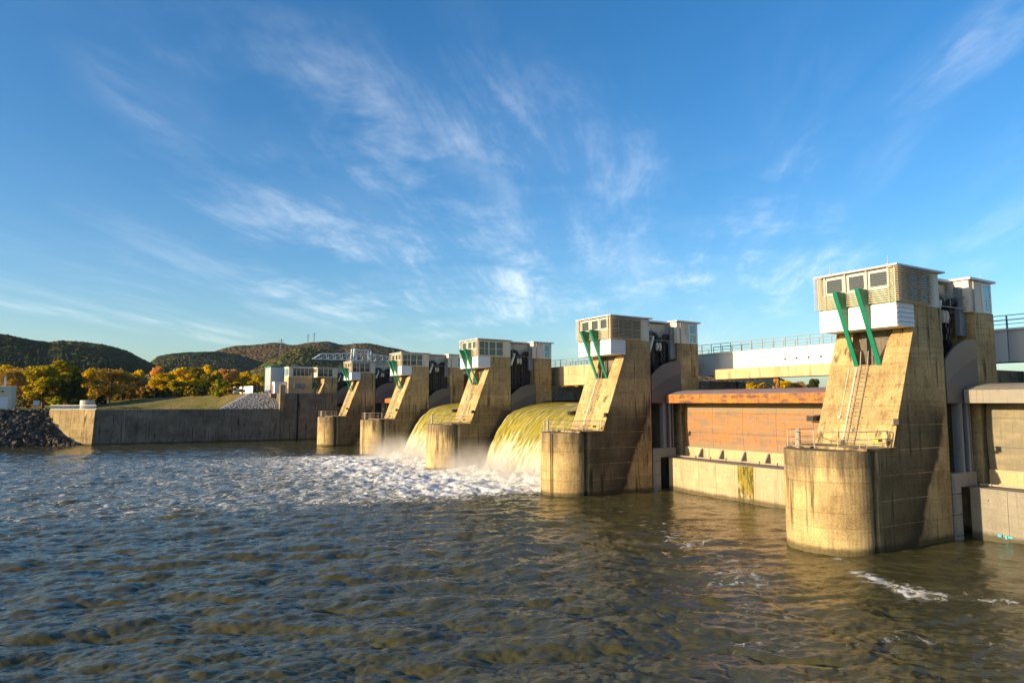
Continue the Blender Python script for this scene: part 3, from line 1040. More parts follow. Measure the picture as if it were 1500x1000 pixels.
proto = make_pier()
LABELS = [
    'nearest and largest concrete dam pier, at the right, with louvred cabin and two green brackets',
    'second concrete dam pier from the right, between the rusty closed gate and falling water',
    'third concrete dam pier from the right, water pouring over on both its sides',
    'fourth concrete dam pier from the right, just left of the leftmost waterfall',
    'farthest dam pier standing in the river, beside the long dark wall of the far bank',
]
pier_objs = []
open_bay = {1: True, 2: True}          # bay k lies between pier k and pier k + 1
for k in range(5):
    o = proto if k == 0 else copy_tree(proto, skip=('blind_slat',) if k == 1 else ('blind_slat', 'side_blade'))
    o.location = (48.0, PIERS[k] + 2.9, 0)
    tag(o, LABELS[k], 'dam pier', 'concrete piers of the river dam')
    pier_objs.append(o)
for k, o in enumerate(pier_objs):
    arm_plates(o, 0, open_bay.get(k - 1, False))
    arm_plates(o, 1, open_bay.get(k, False))
for k in (1, 3):
    o = pier_objs[k]
    a = R(12)
    MB().tube([(41.86 - 2.95 * math.cos(a), 2.9 - 2.95 * math.sin(a) - 0.5, z) for z in (-1, 6.4)], 0.06, 6).build('drain_pipe', M['darkmetal'], o, OFF)

# bank end of the dam: the last tower, without cutwater, box or brackets
ab = copy_tree(proto, skip=('cutwater_ring', 'slot_lining', 'platform', 'railing', 'mooring_post', 'life_buoy_box', 'bracket_section', 'flood_lamp', 'overhang_core', 'cladding_panel', 'side_board', 'louvre_blade', 'side_blade', 'louvre_post', 'blind_slat', 'arm_plate', 'arm_plate_lower', 'cable_duct', 'conduit'))
ab.location = (48.0, PIERS[5] + 2.9, 0)
tag(ab, 'last dam tower built into the far bank, with a small glazed cabin above the deck', 'dam tower')
ab.name = 'abutment_tower'
arm_plates(ab, 0, False)


# ------------------------------------------------------------------ closed gates
def make_gate(k, skin, cap, top, label, y_lo=None):
    y0 = PIERS[k] + PW if k >= 0 else 1.5
    y1 = PIERS[k + 1]
    if y_lo is not None:
        y0 = y_lo
    c = (55.0, (y0 + y1) / 2, 0)
    g = thing('weir_gate', label, 'dam gate', c)
    n = 6
    w = (y1 - y0 - 0.5) / n

    def gx(z):
        return 56.0 - 0.28 * (1 - ((z - 7.0) / 3.0) ** 2)
    for i in range(n):
        a = y0 + 0.25 + i * w
        for za, zb in ((4.3, 6.29), (6.31, 8.39), (8.41, 9.7)):
            zs = np.linspace(za, zb, 5)
            b = MB()
            b.prism([(gx(z), z) for z in zs] + [(gx(z) + 0.12, z) for z in zs[::-1]], a + 0.012, a + w - 0.012)
            b.build('skin_plate', M[skin], g, c)
    MB().box(56.14, 57.3, y0 + 0.2, y1 - 0.2, 4.2, 9.6).build('gate_body', M['darkmetal'], g, c)
    # overhanging crest flap
    core = MB().prism([(53.32, 9.53), (53.32, 10.36), (54.3, 10.68), (55.6, 10.88), (57.2, 10.2), (57.2, 9.62)], y0 + 0.1, y1 - 0.08)
    cp = core.build('crest_flap', M['darkmetal'], g, c)
    n = 5
    w = (y1 - y0 - 0.2) / n
    for i in range(n):
        a = y0 + 0.1 + i * w
        MB().box(53.20, 53.318, a + 0.015, a + w - 0.015, 9.50, 10.40).build('front_plate', M[cap], cp, c)
    n = 9
    w = (y1 - y0 - 0.2) / n
    for i in range(n):
        a = y0 + 0.1 + i * w
        MB().prism([(53.20, 10.403), (54.3, 10.705), (55.65, 10.905), (55.65, 10.93), (54.3, 10.735), (53.20, 10.433)], a + 0.012, a + w - 0.012).build('top_plate', M[top], cp, c)
    # gussets on the apron
    MB().box(55.66, 55.76, y0 + 0.3, y1 - 0.3, 3.50, 4.62).build('apron_upstand', M['beam'], g, c)
    MB().box(55.60, 55.70, y0 + 0.3, y1 - 0.3, 4.625, 4.68).build('seal_strip', M['galv'], g, c)
    y = y0 + 1.6
    while y < y1 - 0.8:
        b = MB().prism([(55.655, 4.56), (55.45, 4.56), (54.80, 3.52), (55.655, 3.52)], y - 0.07, y + 0.07)
        b.build('gusset', M['bluegrey'], g, c)
        y += 2.95
    return g


make_gate(0, 'rust', 'rust_cap', 'rust_top', 'closed gate with orange rusty plates between the two nearest piers')
make_gate(3, 'rust', 'rust_cap', 'rust_top', 'closed gate in shadow between the fourth and fifth piers from the right')
make_gate(4, 'rust', 'rust_cap', 'rust_top', 'closed gate in shadow between the farthest pier and the bank tower')
make_gate(-1, 'grey_gate', 'grey_cap', 'grey_cap', 'closed grey gate right of the nearest pier, cut by the picture edge')


def make_sill(k, mat, label):
    y0 = PIERS[k] + PW if k >= 0 else 1.5
    y1 = PIERS[k + 1]
    c = (54.0, (y0 + y1) / 2, 0)
    s = thing('gate_sill', label, 'sill', c)
    n = 10
    w = (y1 - y0) / n

    def fx(y):
        u = (y - (y0 + y1) / 2) / ((y1 - y0) / 2)
        return 53.42 - 0.85 * (1 - u * u)
    for i in range(n):
        a, e = y0 + i * w, y0 + (i + 1) * w
        b = MB()
        g = 0.012
        b.loft([[(fx(a) + q, a + g + q, z), (fx(e) + q, e - g - q, z), (54.2, e - g - q, z), (54.2, a + g + q, z)] for z, q in ((-2, 0), (3.40, 0), (3.44, 0.03))])
        b.build('sill_panel', mat, s, c)
        MB().tube([(fx((a + e) / 2) - 0.02, (a + e) / 2, 2.7), (fx((a + e) / 2) + 0.1, (a + e) / 2, 2.7)], 0.05, 8).build('anchor_hole', M['black'], s, c)
    n = 6
    w = (y1 - y0) / n
    for i in range(n):
        a, e = y0 + i * w, y0 + (i + 1) * w
        b = MB()
        b.loft([[(fx(a) - 0.05, a + 0.01, z), (fx(e) - 0.05, e - 0.01, z), (57.5, e - 0.01, z), (57.5, a + 0.01, z)] for z in (3.445, 3.50)])
        b.build('ledge_plate', M['grey_cap'], s, c)
    b = MB()
    b.box(54.42, 54.52, y0 + 0.2, y1 - 0.2, 3.60, 3.72)
    st = b.build('edge_rail', M['galv'], s, c)
    for i in range(12):
        y = y0 + 1.0 + i * (y1 - y0 - 2) / 11
        MB().box(54.40, 54.54, y - 0.03, y + 0.03, 3.50, 3.84).build('stud', M['darkmetal'], st, c)
    MB().box(54.203, 57.4, y0, y1, -2.5, 3.43).build('sill_core', M['conc_dark'], s, c)
    return s


make_sill(0, M['conc_sill'], 'pale concrete sill with a mossy green panel under the rusty gate')
make_sill(3, M['conc_sill'], 'concrete sill between the fourth and fifth piers from the right')
make_sill(4, M['conc_sill'], 'concrete sill between the farthest pier and the bank tower')
gs = make_sill(-1, M['conc_sill_grey'], 'grey concrete sill right of the nearest pier')
M['cyan'] = paint('cyan spray paint', (0.03, 0.42, 0.52), 0.6, 0.2)
for y, z, w, h in ((24.75, 0.42, 0.22, 0.16), (24.35, 0.36, 0.12, 0.20), (24.1, 0.40, 0.26, 0.11)):
    MB().box(53.02, 53.12, y - w / 2, y + w / 2, z - h / 2, z + h / 2).build('paint_mark', M['cyan'], gs, (54.0, 14.1, 0))


# ------------------------------------------------------------------ falling water
def make_nappe(k):
    y0, y1 = PIERS[k] + PW - 0.02, PIERS[k + 1] + 0.02
    prof = [(70, 9.86), (63, 9.85), (60, 9.80), (58, 9.68), (56, 9.45), (54, 9.12), (52.4, 8.72), (51, 8.20), (49.9, 7.55), (49.0, 6.75), (48.2, 5.85), (47.4, 4.75), (46.7, 3.65), (46.1, 2.55), (45.55, 1.4), (45.0, 0.1), (44.6, -1.0)]
    px = np.array([p[0] for p in prof])
    pz = np.array([p[1] for p in prof])
    sl = np.concatenate([[0], np.cumsum(np.hypot(np.diff(px), np.diff(pz)))])
    nv, nu = 150, 330
    # denser towards the drop
    s = sl[-1] * (1 - (1 - np.linspace(0, 1, nv)) ** 1.25)
    X = np.interp(s, sl, px)
    Z = np.interp(s, sl, pz)
    for _ in range(4):
        X[1:-1] = (X[:-2] + 2 * X[1:-1] + X[2:]) / 4
        Z[1:-1] = (Z[:-2] + 2 * Z[1:-1] + Z[2:]) / 4
    Yv = np.linspace(y0, y1, nu)
    rg = np.random.default_rng(40 + k)
    # rope-like ridges fixed by teeth on the flap, plus finer strands
    ridge = np.zeros(nu)
    y = y0 + 0.5
    while y < y1:
        w = rg.uniform(0.16, 0.3)
        ridge += rg.uniform(0.5, 1.0) * np.exp(-((Yv - y) / w) ** 2)
        y += rg.uniform(0.95, 1.25)
    fine = np.convolve(rg.normal(size=nu + 8), np.ones(5) / 5, 'same')[4:-4]
    tx, tz = np.gradient(X, s), np.gradient(Z, s)
    nx, nz = tz, -tx
    fl = np.clip((s - 12) / 6, 0, 1)
    SS, YY = np.meshgrid(s, Yv, indexing='ij')
    fbm = np.zeros_like(SS)
    for q in range(14):
        ky, ks, ph = rg.uniform(2, 14), rg.uniform(0.4, 3.5), rg.uniform(0, 6.28)
        fbm += np.sin(YY * ky + SS * ks + ph + 1.3 * np.sin(YY * ky * 0.37 + ph)) / ky
    amp = fl[:, None] * (0.15 * ridge[None, :] + 0.05 * fine[None, :]) + (fl[:, None] ** 2) * 0.10 * fbm * np.clip((SS - 15) / 6, 0, 1)
    sgn = -1.0
    # sheet draws in at both cheeks
    edge = np.minimum(YY - y0, y1 - YY)
    draw = 0.35 * np.exp(-edge / 0.5) * fl[:, None]
    XX = X[:, None] + nx[:, None] * sgn * (-amp) + 0 * YY + draw
    ZZ = Z[:, None] + nz[:, None] * sgn * (-amp)
    # make sure bumps point out of the water
    XX = X[:, None] - np.abs(nx)[:, None] * amp + draw
    ZZ = Z[:, None] + np.abs(nz)[:, None] * amp
    ins = 1.9 * np.clip((SS - 19.0) / 9.5, 0, 1) ** 0.8
    wob = 0.12 * np.sin(SS * 2.1) * np.clip((SS - 19.5) / 2, 0, 1)
    kk = (YY - y0) / (y1 - y0)
    YY2 = YY - (ins + wob) * np.clip((kk - 0.6) / 0.4, 0, 1) + 0.5 * ins * np.clip((0.3 - kk) / 0.3, 0, 1)
    P = np.stack([XX, YY2, ZZ], -1).reshape(-1, 3)
    idx = np.arange(nv * nu).reshape(nv, nu)
    F = np.stack([idx[:-1, :-1], idx[1:, :-1], idx[1:, 1:], idx[:-1, 1:]], -1).reshape(-1, 4)
    c = np.array([50.0, (y0 + y1) / 2, 0])
    me = bpy.data.meshes.new('falling_water')
    me.from_pydata((P - c).tolist(), [], F.tolist())
    uv = me.uv_layers.new(name='UVMap')
    vi = np.zeros(len(me.loops), dtype=np.int32)
    me.loops.foreach_get('vertex_index', vi)
    U = np.stack([YY.ravel()[vi] + 37 * k, SS.ravel()[vi]], -1)
    uv.data.foreach_set('uv', U.astype(np.float32).ravel())
    ea = np.exp(-(edge / 0.7) ** 2) * np.clip((SS - 17.5) / 3, 0, 1)
    ra = np.clip(ridge[None, :] * 0.9, 0, 1) * np.clip((SS - 12) / 7, 0, 1)
    a = me.attributes.new('ridge', 'FLOAT', 'POINT')
    a.data.foreach_set('value', ra.astype(np.float32).ravel())
    a = me.attributes.new('edge', 'FLOAT', 'POINT')
    a.data.foreach_set('value', ea.astype(np.float32).ravel())
    me.polygons.foreach_set('use_smooth', [True] * len(me.polygons))
    if me.polygons[0].normal.z < 0:
        me.flip_normals()
    me.materials.append(M['nappe'])
    o = obj('falling_water', me, None, tuple(c))
    tag(o, kind='structure')
    # lowered gate under the sheet
    g = thing('weir_gate', ['', 'lowered gate under the larger sheet of falling water', 'lowered gate under the farther sheet of falling water'][k], 'dam gate', (55, (y0 + y1) / 2, 0))
    MB().prism([(51.6, 7.6), (54.5, 8.6), (58.0, 8.9), (58.0, 3.2), (55.2, 3.2), (54.6, 6.6)], y0 + 0.3, y1 - 0.3).build('gate_body', M['darkmetal'], g, (55, (y0 + y1) / 2, 0))
    MB().box(53.6, 57.9, y0 + 0.1, y1 - 0.1, -2.5, 3.18).build('sill_core', M['conc_dark'], g, (55, (y0 + y1) / 2, 0))


make_nappe(1)
make_nappe(2)

for k in (1, 2):
    yc = PIERS[k] + PW + 12.6
    me = MB().box(-8, 5.5, -14.5, 14.5, -0.2, 6.0).mesh('spray_mist', M['mist'])
    tag(obj('spray_mist', me, None, (43.2, yc, 0)), kind='stuff')


# ------------------------------------------------------------------ footbridge spans
def railing_run(root, c, x, ya, yb, z, mat='railsteel', step=1.5):
    b = MB()
    for h, r in ((1.1, 0.035), (0.75, 0.02), (0.4, 0.02)):
        b.tube([(x, ya, z + h), (x, yb, z + h)], r, 5)
    rl = b.build('handrail', M[mat], root, c)
    n = max(2, int((yb - ya) / step))
    for i in range(n + 1):
        y = ya + (yb - ya) * i / n
        MB().box(x - 0.03, x + 0.03, y - 0.03, y + 0.03, z, z + 1.1).build('rail_post', M[mat], rl, c)


HOLES = (44.73, 46.17, 47.63, 49.09)


def girder_span(ya, yb, mat, label, holes=True):
    c = (62.5, (ya + yb) / 2, 13)
    s = thing('bridge_span', label, 'bridge span', c)
    n = max(3, int(round((yb - ya) / 3.4)))
    w = (yb - ya) / n
    for i in range(n):
        a = ya + i * w
        pn = MB().box(62.5, 62.62, a + 0.015, a + w - 0.015, 13.0, 15.35).build('girder_panel', M[mat], s, c)
        for y in (HOLES if holes else []):
            if a <= y < a + w:
                MB().tube([(62.47, y, 14.25), (62.55, y, 14.25)], 0.13, 10).build('drain_hole', M['black'], pn, c)
    MB().box(62.63, 66.2, ya, yb, 12.9, 15.30).build('deck', M['conc_dark'], s, c)
    MB().box(62.36, 66.3, ya, yb, 15.352, 15.50).build('deck_edge', M[mat], s, c)
    MB().box(62.42, 62.7, ya, yb, 12.82, 12.99).build('bottom_flange', M[mat], s, c)
    railing_run(s, c, 62.5, ya, yb, 15.5)
    railing_run(s, c, 66.1, ya, yb, 15.5)
    return s


def beam_span(ya, yb, z0, z1, label, rail=True):
    c = (60.5, (ya + yb) / 2, z0)
    s = thing('bridge_beam', label, 'bridge beam', c)
    if z1 - z0 > 2:
        zm = (z0 + z1) / 2 + 0.2
        MB().bev(60.0, 61.2, ya, yb, z0, zm, 0.03).build('beam_lower', M['beam'], s, c)
        MB().bev(59.98, 61.2, ya, yb, zm, z1, 0.03).build('beam_upper', M['beam'], s, c)
        MB().box(61.21, 65.5, ya, yb, z1 - 0.5, z1 - 0.05).build('deck', M['conc_dark'], s, c)
        if rail:
            railing_run(s, c, 60.2, ya, yb, z1)
            railing_run(s, c, 65.3, ya, yb, z1)
    else:
        MB().bev(60.0, 61.6, ya, yb, z0, z1, 0.05).build('beam_body', M['beam'], s, c)
    return s


girder_span(PIERS[0] + 1.0, PIERS[1] + 5.0, 'girder', 'white steel footbridge span with round holes, behind the rusty gate')
beam_span(PIERS[0] + PW + 0.1, PIERS[1] - 0.7, 12.2, 13.35, 'low concrete beam in front of the white footbridge span')
girder_span(1.5, PIERS[0] + 0.95, 'girder_shaded', 'shade-grey steel footbridge span at the right picture edge', False)
beam_span(PIERS[1] + 5.05, PIERS[2] + 0.2, 12.2, 15.15, 'tall beige concrete beam above the larger sheet of falling water')
beam_span(PIERS[2] + 0.25, PIERS[3] + 0.2, 12.2, 15.15, 'tall concrete beam behind the third pier, above the farther falling water')
beam_span(PIERS[3] + 0.25, PIERS[4] + 0.2, 12.2, 15.15, 'concrete beam between the fourth and fifth piers from the right')
beam_span(PIERS[4] + 0.25, PIERS[5] + 0.2, 12.2, 15.15, 'concrete beam between the farthest pier and the bank tower')


# ------------------------------------------------------------------ far bank
def ground_sheet():
    v, f = [], []
    xs = [-4000, -1500, -600, -200, -60, -20, 20, 60, 120, 250, 600, 1500, 4000, 9000]
    ys = [189, 200, 240, 320, 500, 900, 2000, 5000, 9000]
    for y in ys:
        for x in xs:
            v.append((x, y, BANK - 0.02 + 0.0 * x))
    n = len(xs)
    for j in range(len(ys) - 1):
        for i in range(n - 1):
            f.append((j * n + i, j * n + i + 1, (j + 1) * n + i + 1, (j + 1) * n + i))
    b = MB()
    b.add(v, f)
    # strip between the training wall and the sheet
    b.add([(-13.0, 188.2, BANK - 0.02), (-4.2, 182.2, BANK - 0.02), (36.5, 182.2, BANK - 0.02), (36.5, 189, BANK - 0.02), (-13.0, 189, BANK - 0.02)], [(0, 1, 2, 3, 4)])
    # upstream bank and the far side of the reservoir
    b.add([(36.5, 189.5, 11.9), (52, 181.9, 11.9), (70, 176, 11.2), (2600, 170, 11.2), (9000, 170, 11.2), (9000, 400, 11.2), (70, 400, 11.2), (36.5, 400, 11.9)], [(0, 1, 2, 3, 4, 5, 6, 7)])
    b.add([(70, 176.01, 11.2), (2600, 170.01, 11.2), (2600, 164, 8.5), (70, 170, 8.5)], [(0, 1, 2, 3)])
    b.add([(2600, -3000, 11), (9000, -3000, 11), (9000, 169.9, 11), (2600, 169.9, 11)], [(0, 1, 2, 3)])
    tag(b.build('ground', M['ground']), kind='structure')


ground_sheet()

# levee: a ramp with a hipped, stone-pitched end towards the river
lv = MB()
H0, H1 = (22.2, 182.15), (30.3, 190.2)
LF = [(22.2, 182.15, 8.0), (5, 214, 8.0), (-14, 246, 8.0), (-60, 330, 8.0)]          # foot of the grass slope
LC = [(30.3, 190.2, 12.0), (18.5, 232, 11.5), (5.5, 270, 11.1), (-30, 350, 10.2)]     # crest
for (f0, f1, c0, c1) in zip(LF[:-1], LF[1:], LC[:-1], LC[1:]):
    q = 8
    for i in range(q):
        for j in range(6):
            pt = lambda u, v: tuple((f0[k] + (f1[k] - f0[k]) * u) * (1 - v) + (c0[k] + (c1[k] - c0[k]) * u) * v + (0.22 * math.sin(u * 9 + f0[0] + v * 5) * v * (1 - v) if k == 2 else 0) for k in range(3))
            lv.add([pt(i / q, j / 6), pt((i + 1) / q, j / 6), pt((i + 1) / q, (j + 1) / 6), pt(i / q, (j + 1) / 6)], [(3, 2, 1, 0)])
for c0, c1 in zip(LC[:-1], LC[1:]):
    lv.add([c0, (60, c0[1] + 60, c0[2]), (60, c1[1] + 60, c1[2]), c1], [(0, 1, 2, 3)])
lv.add([LC[0], (36.6, 190.2, 12.0), (60, 250.2, 12.0)], [(0, 1, 2)])
tag(lv.build('levee', M['ground']), kind='structure')
ps = MB()
ps.add([(H0[0], H0[1], BANK), (36.6, 182.15, BANK), (36.6, 190.2, DECK), (H1[0], H1[1], DECK)], [(0, 1, 2, 3)])
pitch = tag(ps.build('stone_slope', M['conc_dark']), kind='structure')


def rock_meshes(n, mat, seed):
    out = []
    for i in range(n):
        rg = random.Random(seed + i)
        bm = bmesh.new()
        bmesh.ops.create_icosphere(bm, subdivisions=1, radius=1.0)
        sx, sy, sz = rg.uniform(0.8, 1.3), rg.uniform(0.7, 1.1), rg.uniform(0.5, 0.85)
        for v in bm.verts:
            k = rg.uniform(0.72, 1.18)
            v.co = Vector((v.co.x * sx * k, v.co.y * sy * k, v.co.z * sz * k))
        me = bpy.data.meshes.new('boulder')
        bm.to_mesh(me)
        bm.free()
        me.materials.append(mat)
        out.append(me)
    return out


def scatter_joined(name, meshes, places, mat, parent=None, kind='stuff'):
    V, F, o = [], [], 0
    for (p, s, e, i) in places:
        me = meshes[i]
        mt = Matrix.LocRotScale(Vector(p), e, Vector((s, s, s)))
        V += [tuple(mt @ v.co) for v in me.vertices]
        F += [tuple(q + o for q in f.vertices) for f in me.polygons]
        o += len(me.vertices)
    me = bpy.data.meshes.new(name)
    me.from_pydata(V, [], F)
    me.materials.append(mat)
    ob = obj(name, me, parent)
    ob['kind'] = kind
    return ob


from mathutils import Euler
small = rock_meshes(5, M['pale_rock'], 60)
rg = random.Random(4)
pl = []
for _ in range(2600):
    v = rg.random()
    z = BANK + v * (DECK - BANK)
    y = 182.15 + v * 8.05
    x = rg.uniform(H0[0] + v * 8.1 + 0.3, 36.5)
    pl.append(((x, y, z + 0.02), rg.uniform(0.14, 0.27), Euler((rg.uniform(0, 6), rg.uniform(0, 6), rg.uniform(0, 6))), rg.randrange(5)))
scatter_joined('pitching_stone', small, pl, M['pale_rock'], pitch)
tag(MB().loft([[(H0[0] - 0.12, H0[1], BANK + z), (H0[0] + 0.18, H0[1], BANK + z)] + [(H1[0] + 0.18, H1[1], DECK + z), (H1[0] - 0.12, H1[1], DECK + z)] for z in (-0.1, 0.16)]).build('slope_kerb', M['white']), 'thin white kerb running up the edge of the stone slope', 'kerb')

# riprap bank left of the wall
bank = MB()
prof = [(189.2, BANK), (186.2, 4.6), (183.2, 0.2), (181.4, -2.0)]
xs = [-3000, -400, -120, -60, -30, -12.6]
for a, c in zip(prof[:-1], prof[1:]):
    for x0, x1 in zip(xs[:-1], xs[1:]):
        bank.add([(x0, a[0], a[1]), (x1, a[0], a[1]), (x1, c[0], c[1]), (x0, c[0], c[1])], [(0, 1, 2, 3)])
# toe of stones piled across the wing wall
bank.add([(-12.7, 187.5, 6.2), (-12.7, 183.2, 0.2), (-6.5, 182.2, -0.3), (-12.7, 181.0, -2)], [(0, 1, 2), (1, 3, 2)])
bank_o = tag(bank.build('rock_bank', M['rock']), kind='structure')
big = rock_meshes(8, M['rock'], 90)
rg = random.Random(11)
places = []


def bank_pt(x, v):
    if x < -12.6:
        return (x, 189.0 - v * 6.6, BANK - 0.1 - v * 8.6)
    k = (x + 12.6) / 6.4                     # toe fan in front of the wing wall
    return (x, 184.2 - k * 2.0 - v * 1.6, (1 - k) * 2.4 * (1 - v) - 0.3)


for _ in range(520):
    x = rg.uniform(-27, -12.4) if rg.random() < 0.88 else rg.uniform(-12.4, -6.8)
    p = bank_pt(x, rg.random())
    places.append((p, rg.uniform(0.45, 1.0), Euler((rg.uniform(-0.5, 0.5), rg.uniform(-0.5, 0.5), rg.uniform(0, 6))), rg.randrange(8)))
places.sort(key=lambda q: -q[1])
for p, s, e, i in places[:290]:
    o = obj('boulder', big[i], bank_o, p)
    o.rotation_euler = e
    o.scale = (s, s, s)
extra = places[290:]
for _ in range(500):
    x = rg.uniform(-27, -12.4)
    extra.append((bank_pt(x, rg.random()), rg.uniform(0.16, 0.36), Euler((rg.uniform(0, 6), rg.uniform(0, 6), 0)), rg.randrange(8)))
for _ in range(2600):
    x = rg.uniform(-110, -27)
    extra.append((bank_pt(x, rg.random()), rg.uniform(0.3, 0.7), Euler((rg.uniform(0, 6), rg.uniform(0, 6), 0)), rg.randrange(8)))
scatter_joined('small_rubble', big, extra, M['rock'], bank_o)

# training wall, in panels
WY = 181.3
wall = thing('training_wall', 'long dark concrete river wall on the far bank, left of the dam', 'wall', (16, WY, 0))
WO = (16, WY, 0)
n = 7
w = (36.4 + 3.9) / n
rgw = random.Random(5)
for i in range(n):
    x0, x1 = -3.9 + i * w, -3.9 + (i + 1) * w
    for z0, z1 in ((-2.5, 1.6), (1.6, 3.9), (3.9, 6.0), (6.0, BANK)):
        d = rgw.uniform(-0.015, 0.015)
        b = MB()
        b.loft([[(x0 + 0.012 + q, WY + d + q, z), (x1 - 0.012 - q, WY + d + q, z), (x1 - 0.012 - q, WY + 0.9, z), (x0 + 0.012 + q, WY + 0.9, z)] for z, q in ((z0, 0.025), (z0 + 0.03, 0), (z1 - 0.03, 0), (z1, 0.025))])
        b.build('wall_panel', M['conc_dark'], wall, WO)
rgw = random.Random(9)
for i in range(16):
    x = -3 + i * 2.45 + rgw.uniform(-0.4, 0.4)
    MB().box(x, x + 0.14, WY - 0.05, WY + 0.05, -1, rgw.choice((1.2, 2.6, 3.6, 5.4))).build('drain_strip', M['niche'], wall, WO)

wing = thing('wing_wall', 'sunlit pale concrete wing wall at the left end of the dark river wall', 'wall', (-8.5, 184, 0))
NO = (-8.5, 184, 0)
a, e = (-4.0, 181.3), (-13.0, 187.3)
dx, dy = e[0] - a[0], e[1] - a[1]
L = math.hypot(dx, dy)
nxw, nyw = dy / L, -dx / L
nxw, nyw = (-abs(nxw), -abs(nyw))
for i in range(4):
    k0, k1 = i / 4, (i + 1) / 4
    for z0, z1 in ((-2.5, 1.5), (1.5, 3.6), (3.6, 5.9), (5.9, BANK)):
        bt = lambda z: 0.085 * (BANK - z)
        rings = []
        for z, q in ((z0, 0.03), (z0 + 0.04, 0), (z1 - 0.04, 0), (z1, 0.03)):
            o0 = bt(z) - q
            p = lambda k, o: (a[0] + dx * k + nxw * o, a[1] + dy * k + nyw * o, z)
            rings.append([p(k0 + 0.002, o0), p(k1 - 0.002, o0), p(k1 - 0.002, -0.8), p(k0 + 0.002, -0.8)])
        MB().loft(rings).build('wall_panel', M['conc'], wing, NO)
# barrier on the wing wall
br = thing('bar_railing', 'pale barred railing on top of the sunlit wing wall', 'railing', (-8.5, 184, BANK))
for h in (0.08, 0.98):
    MB().loft([[(a[0] + dx * k - nxw * 0.3 + o * nxw, a[1] + dy * k - nyw * 0.3 + o * nyw, BANK + h + z) for k, o, z in ((0, -0.05, -0.05), (0, 0.05, -0.05), (0, 0.05, 0.05), (0, -0.05, 0.05))],
               [(a[0] + dx * k - nxw * 0.3 + o * nxw, a[1] + dy * k - nyw * 0.3 + o * nyw, BANK + h + z) for k, o, z in ((1, -0.05, -0.05), (1, 0.05, -0.05), (1, 0.05, 0.05), (1, -0.05, 0.05))]]).build('rail', M['board'], br, (-8.5, 184, BANK))
bar = MB().box(-0.035, 0.035, -0.035, 0.035, 0, 0.95).mesh('bar', M['board'])
for i in range(64):
    k = i / 63
    obj('bar', bar, br, (a[0] + dx * k - nxw * 0.3 + 8.5, a[1] + dy * k - nyw * 0.3 - 184, 0.03))

# abutment wall carrying the deck
aw = thing('abutment_wall', 'tall dark concrete abutment between the bank wall and the last tower', 'wall', (44, 182, 0))
AO = (44, 182, 0)
for x0, x1 in ((36.45, 40.5), (41.0, 45.8), (45.815, 51.0)):
    for z0, z1 in ((-2.5, 2.2), (2.2, 5.4), (5.4, 8.7), (8.7, DECK)):
        MB().bev(x0, x1, 181.25, 182.6, z0, z1, 0.03).build('wall_panel', M['conc_dark'], aw, AO)
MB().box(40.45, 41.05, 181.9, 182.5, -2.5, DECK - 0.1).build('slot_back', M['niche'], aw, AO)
MB().box(36.46, 51.0, 182.61, 205, 7.0, DECK - 0.01).build('deck', M['conc_dark'], aw, AO)
MB().bev(36.2, 37.5, 181.05, 182.3, 7.0, 14.1, 0.05).build('end_pillar', M['conc'], aw, AO)
railing_run(aw, AO, 39.2, 181.6, 182.2, DECK, 'galv', 0.5)
b = MB()
for h in (1.0, 0.5):
    b.tube([(38, 181.5, DECK + h), (45.8, 181.5, DECK + h)], 0.03, 5)
rl = b.build('handrail', M['galv'], aw, AO)
for i in range(7):
    MB().box(38 + i * 1.28, 38.09 + i * 1.28, 181.45, 181.55, DECK, DECK + 1.05).build('rail_post', M['galv'], rl, AO)

# plant buildings on the deck
hall = thing('plant_hall', 'grey ribbed metal hall with a green roof edge on the dam deck', 'building', (41, 198, DECK))
HO = (41, 198, DECK)
MB().box(36.3, 46, 195, 203, DECK, 19.3).build('wall', M['hall'], hall, HO)
for i in range(16):
    x = 36.6 + i * 0.6
    MB().box(x, x + 0.06, 194.95, 194.999, DECK, 19.2).build('wall_rib', M['hall'], hall, HO)
for i in range(12):
    y = 195.3 + i * 0.64
    MB().box(36.24, 36.299, y, y + 0.10, DECK, 19.2).build('wall_rib', M['board'], hall, HO)
MB().box(36.1, 46.2, 194.8, 203.2, 19.32, 19.75).build('roof', M['green'], hall, HO)
MB().box(36.05, 36.28, 203.0, 203.2, DECK, 19.3).build('corner_trim', M['green'], hall, HO)

shed = thing('white_shed', 'small white shed with a red door in front of the grey hall', 'shed', (37.8, 187.5, DECK))
SO = (37.8, 187.5, DECK)
MB().box(35.9, 40.0, 187, 190.5, DECK, 15.0).build('wall', M['board'], shed, SO)
MB().box(35.8, 40.1, 186.9, 190.6, 15.003, 15.12).build('roof', M['roof'], shed, SO)
MB().box(35.84, 35.898, 188.9, 190.0, DECK + 0.05, 14.3).build('door', M['red'], shed, SO)
MB().box(35.0, 36.5, 186.9, 190.9, 11.0, DECK - 0.005).build('plinth', M['conc_dark'], shed, SO)

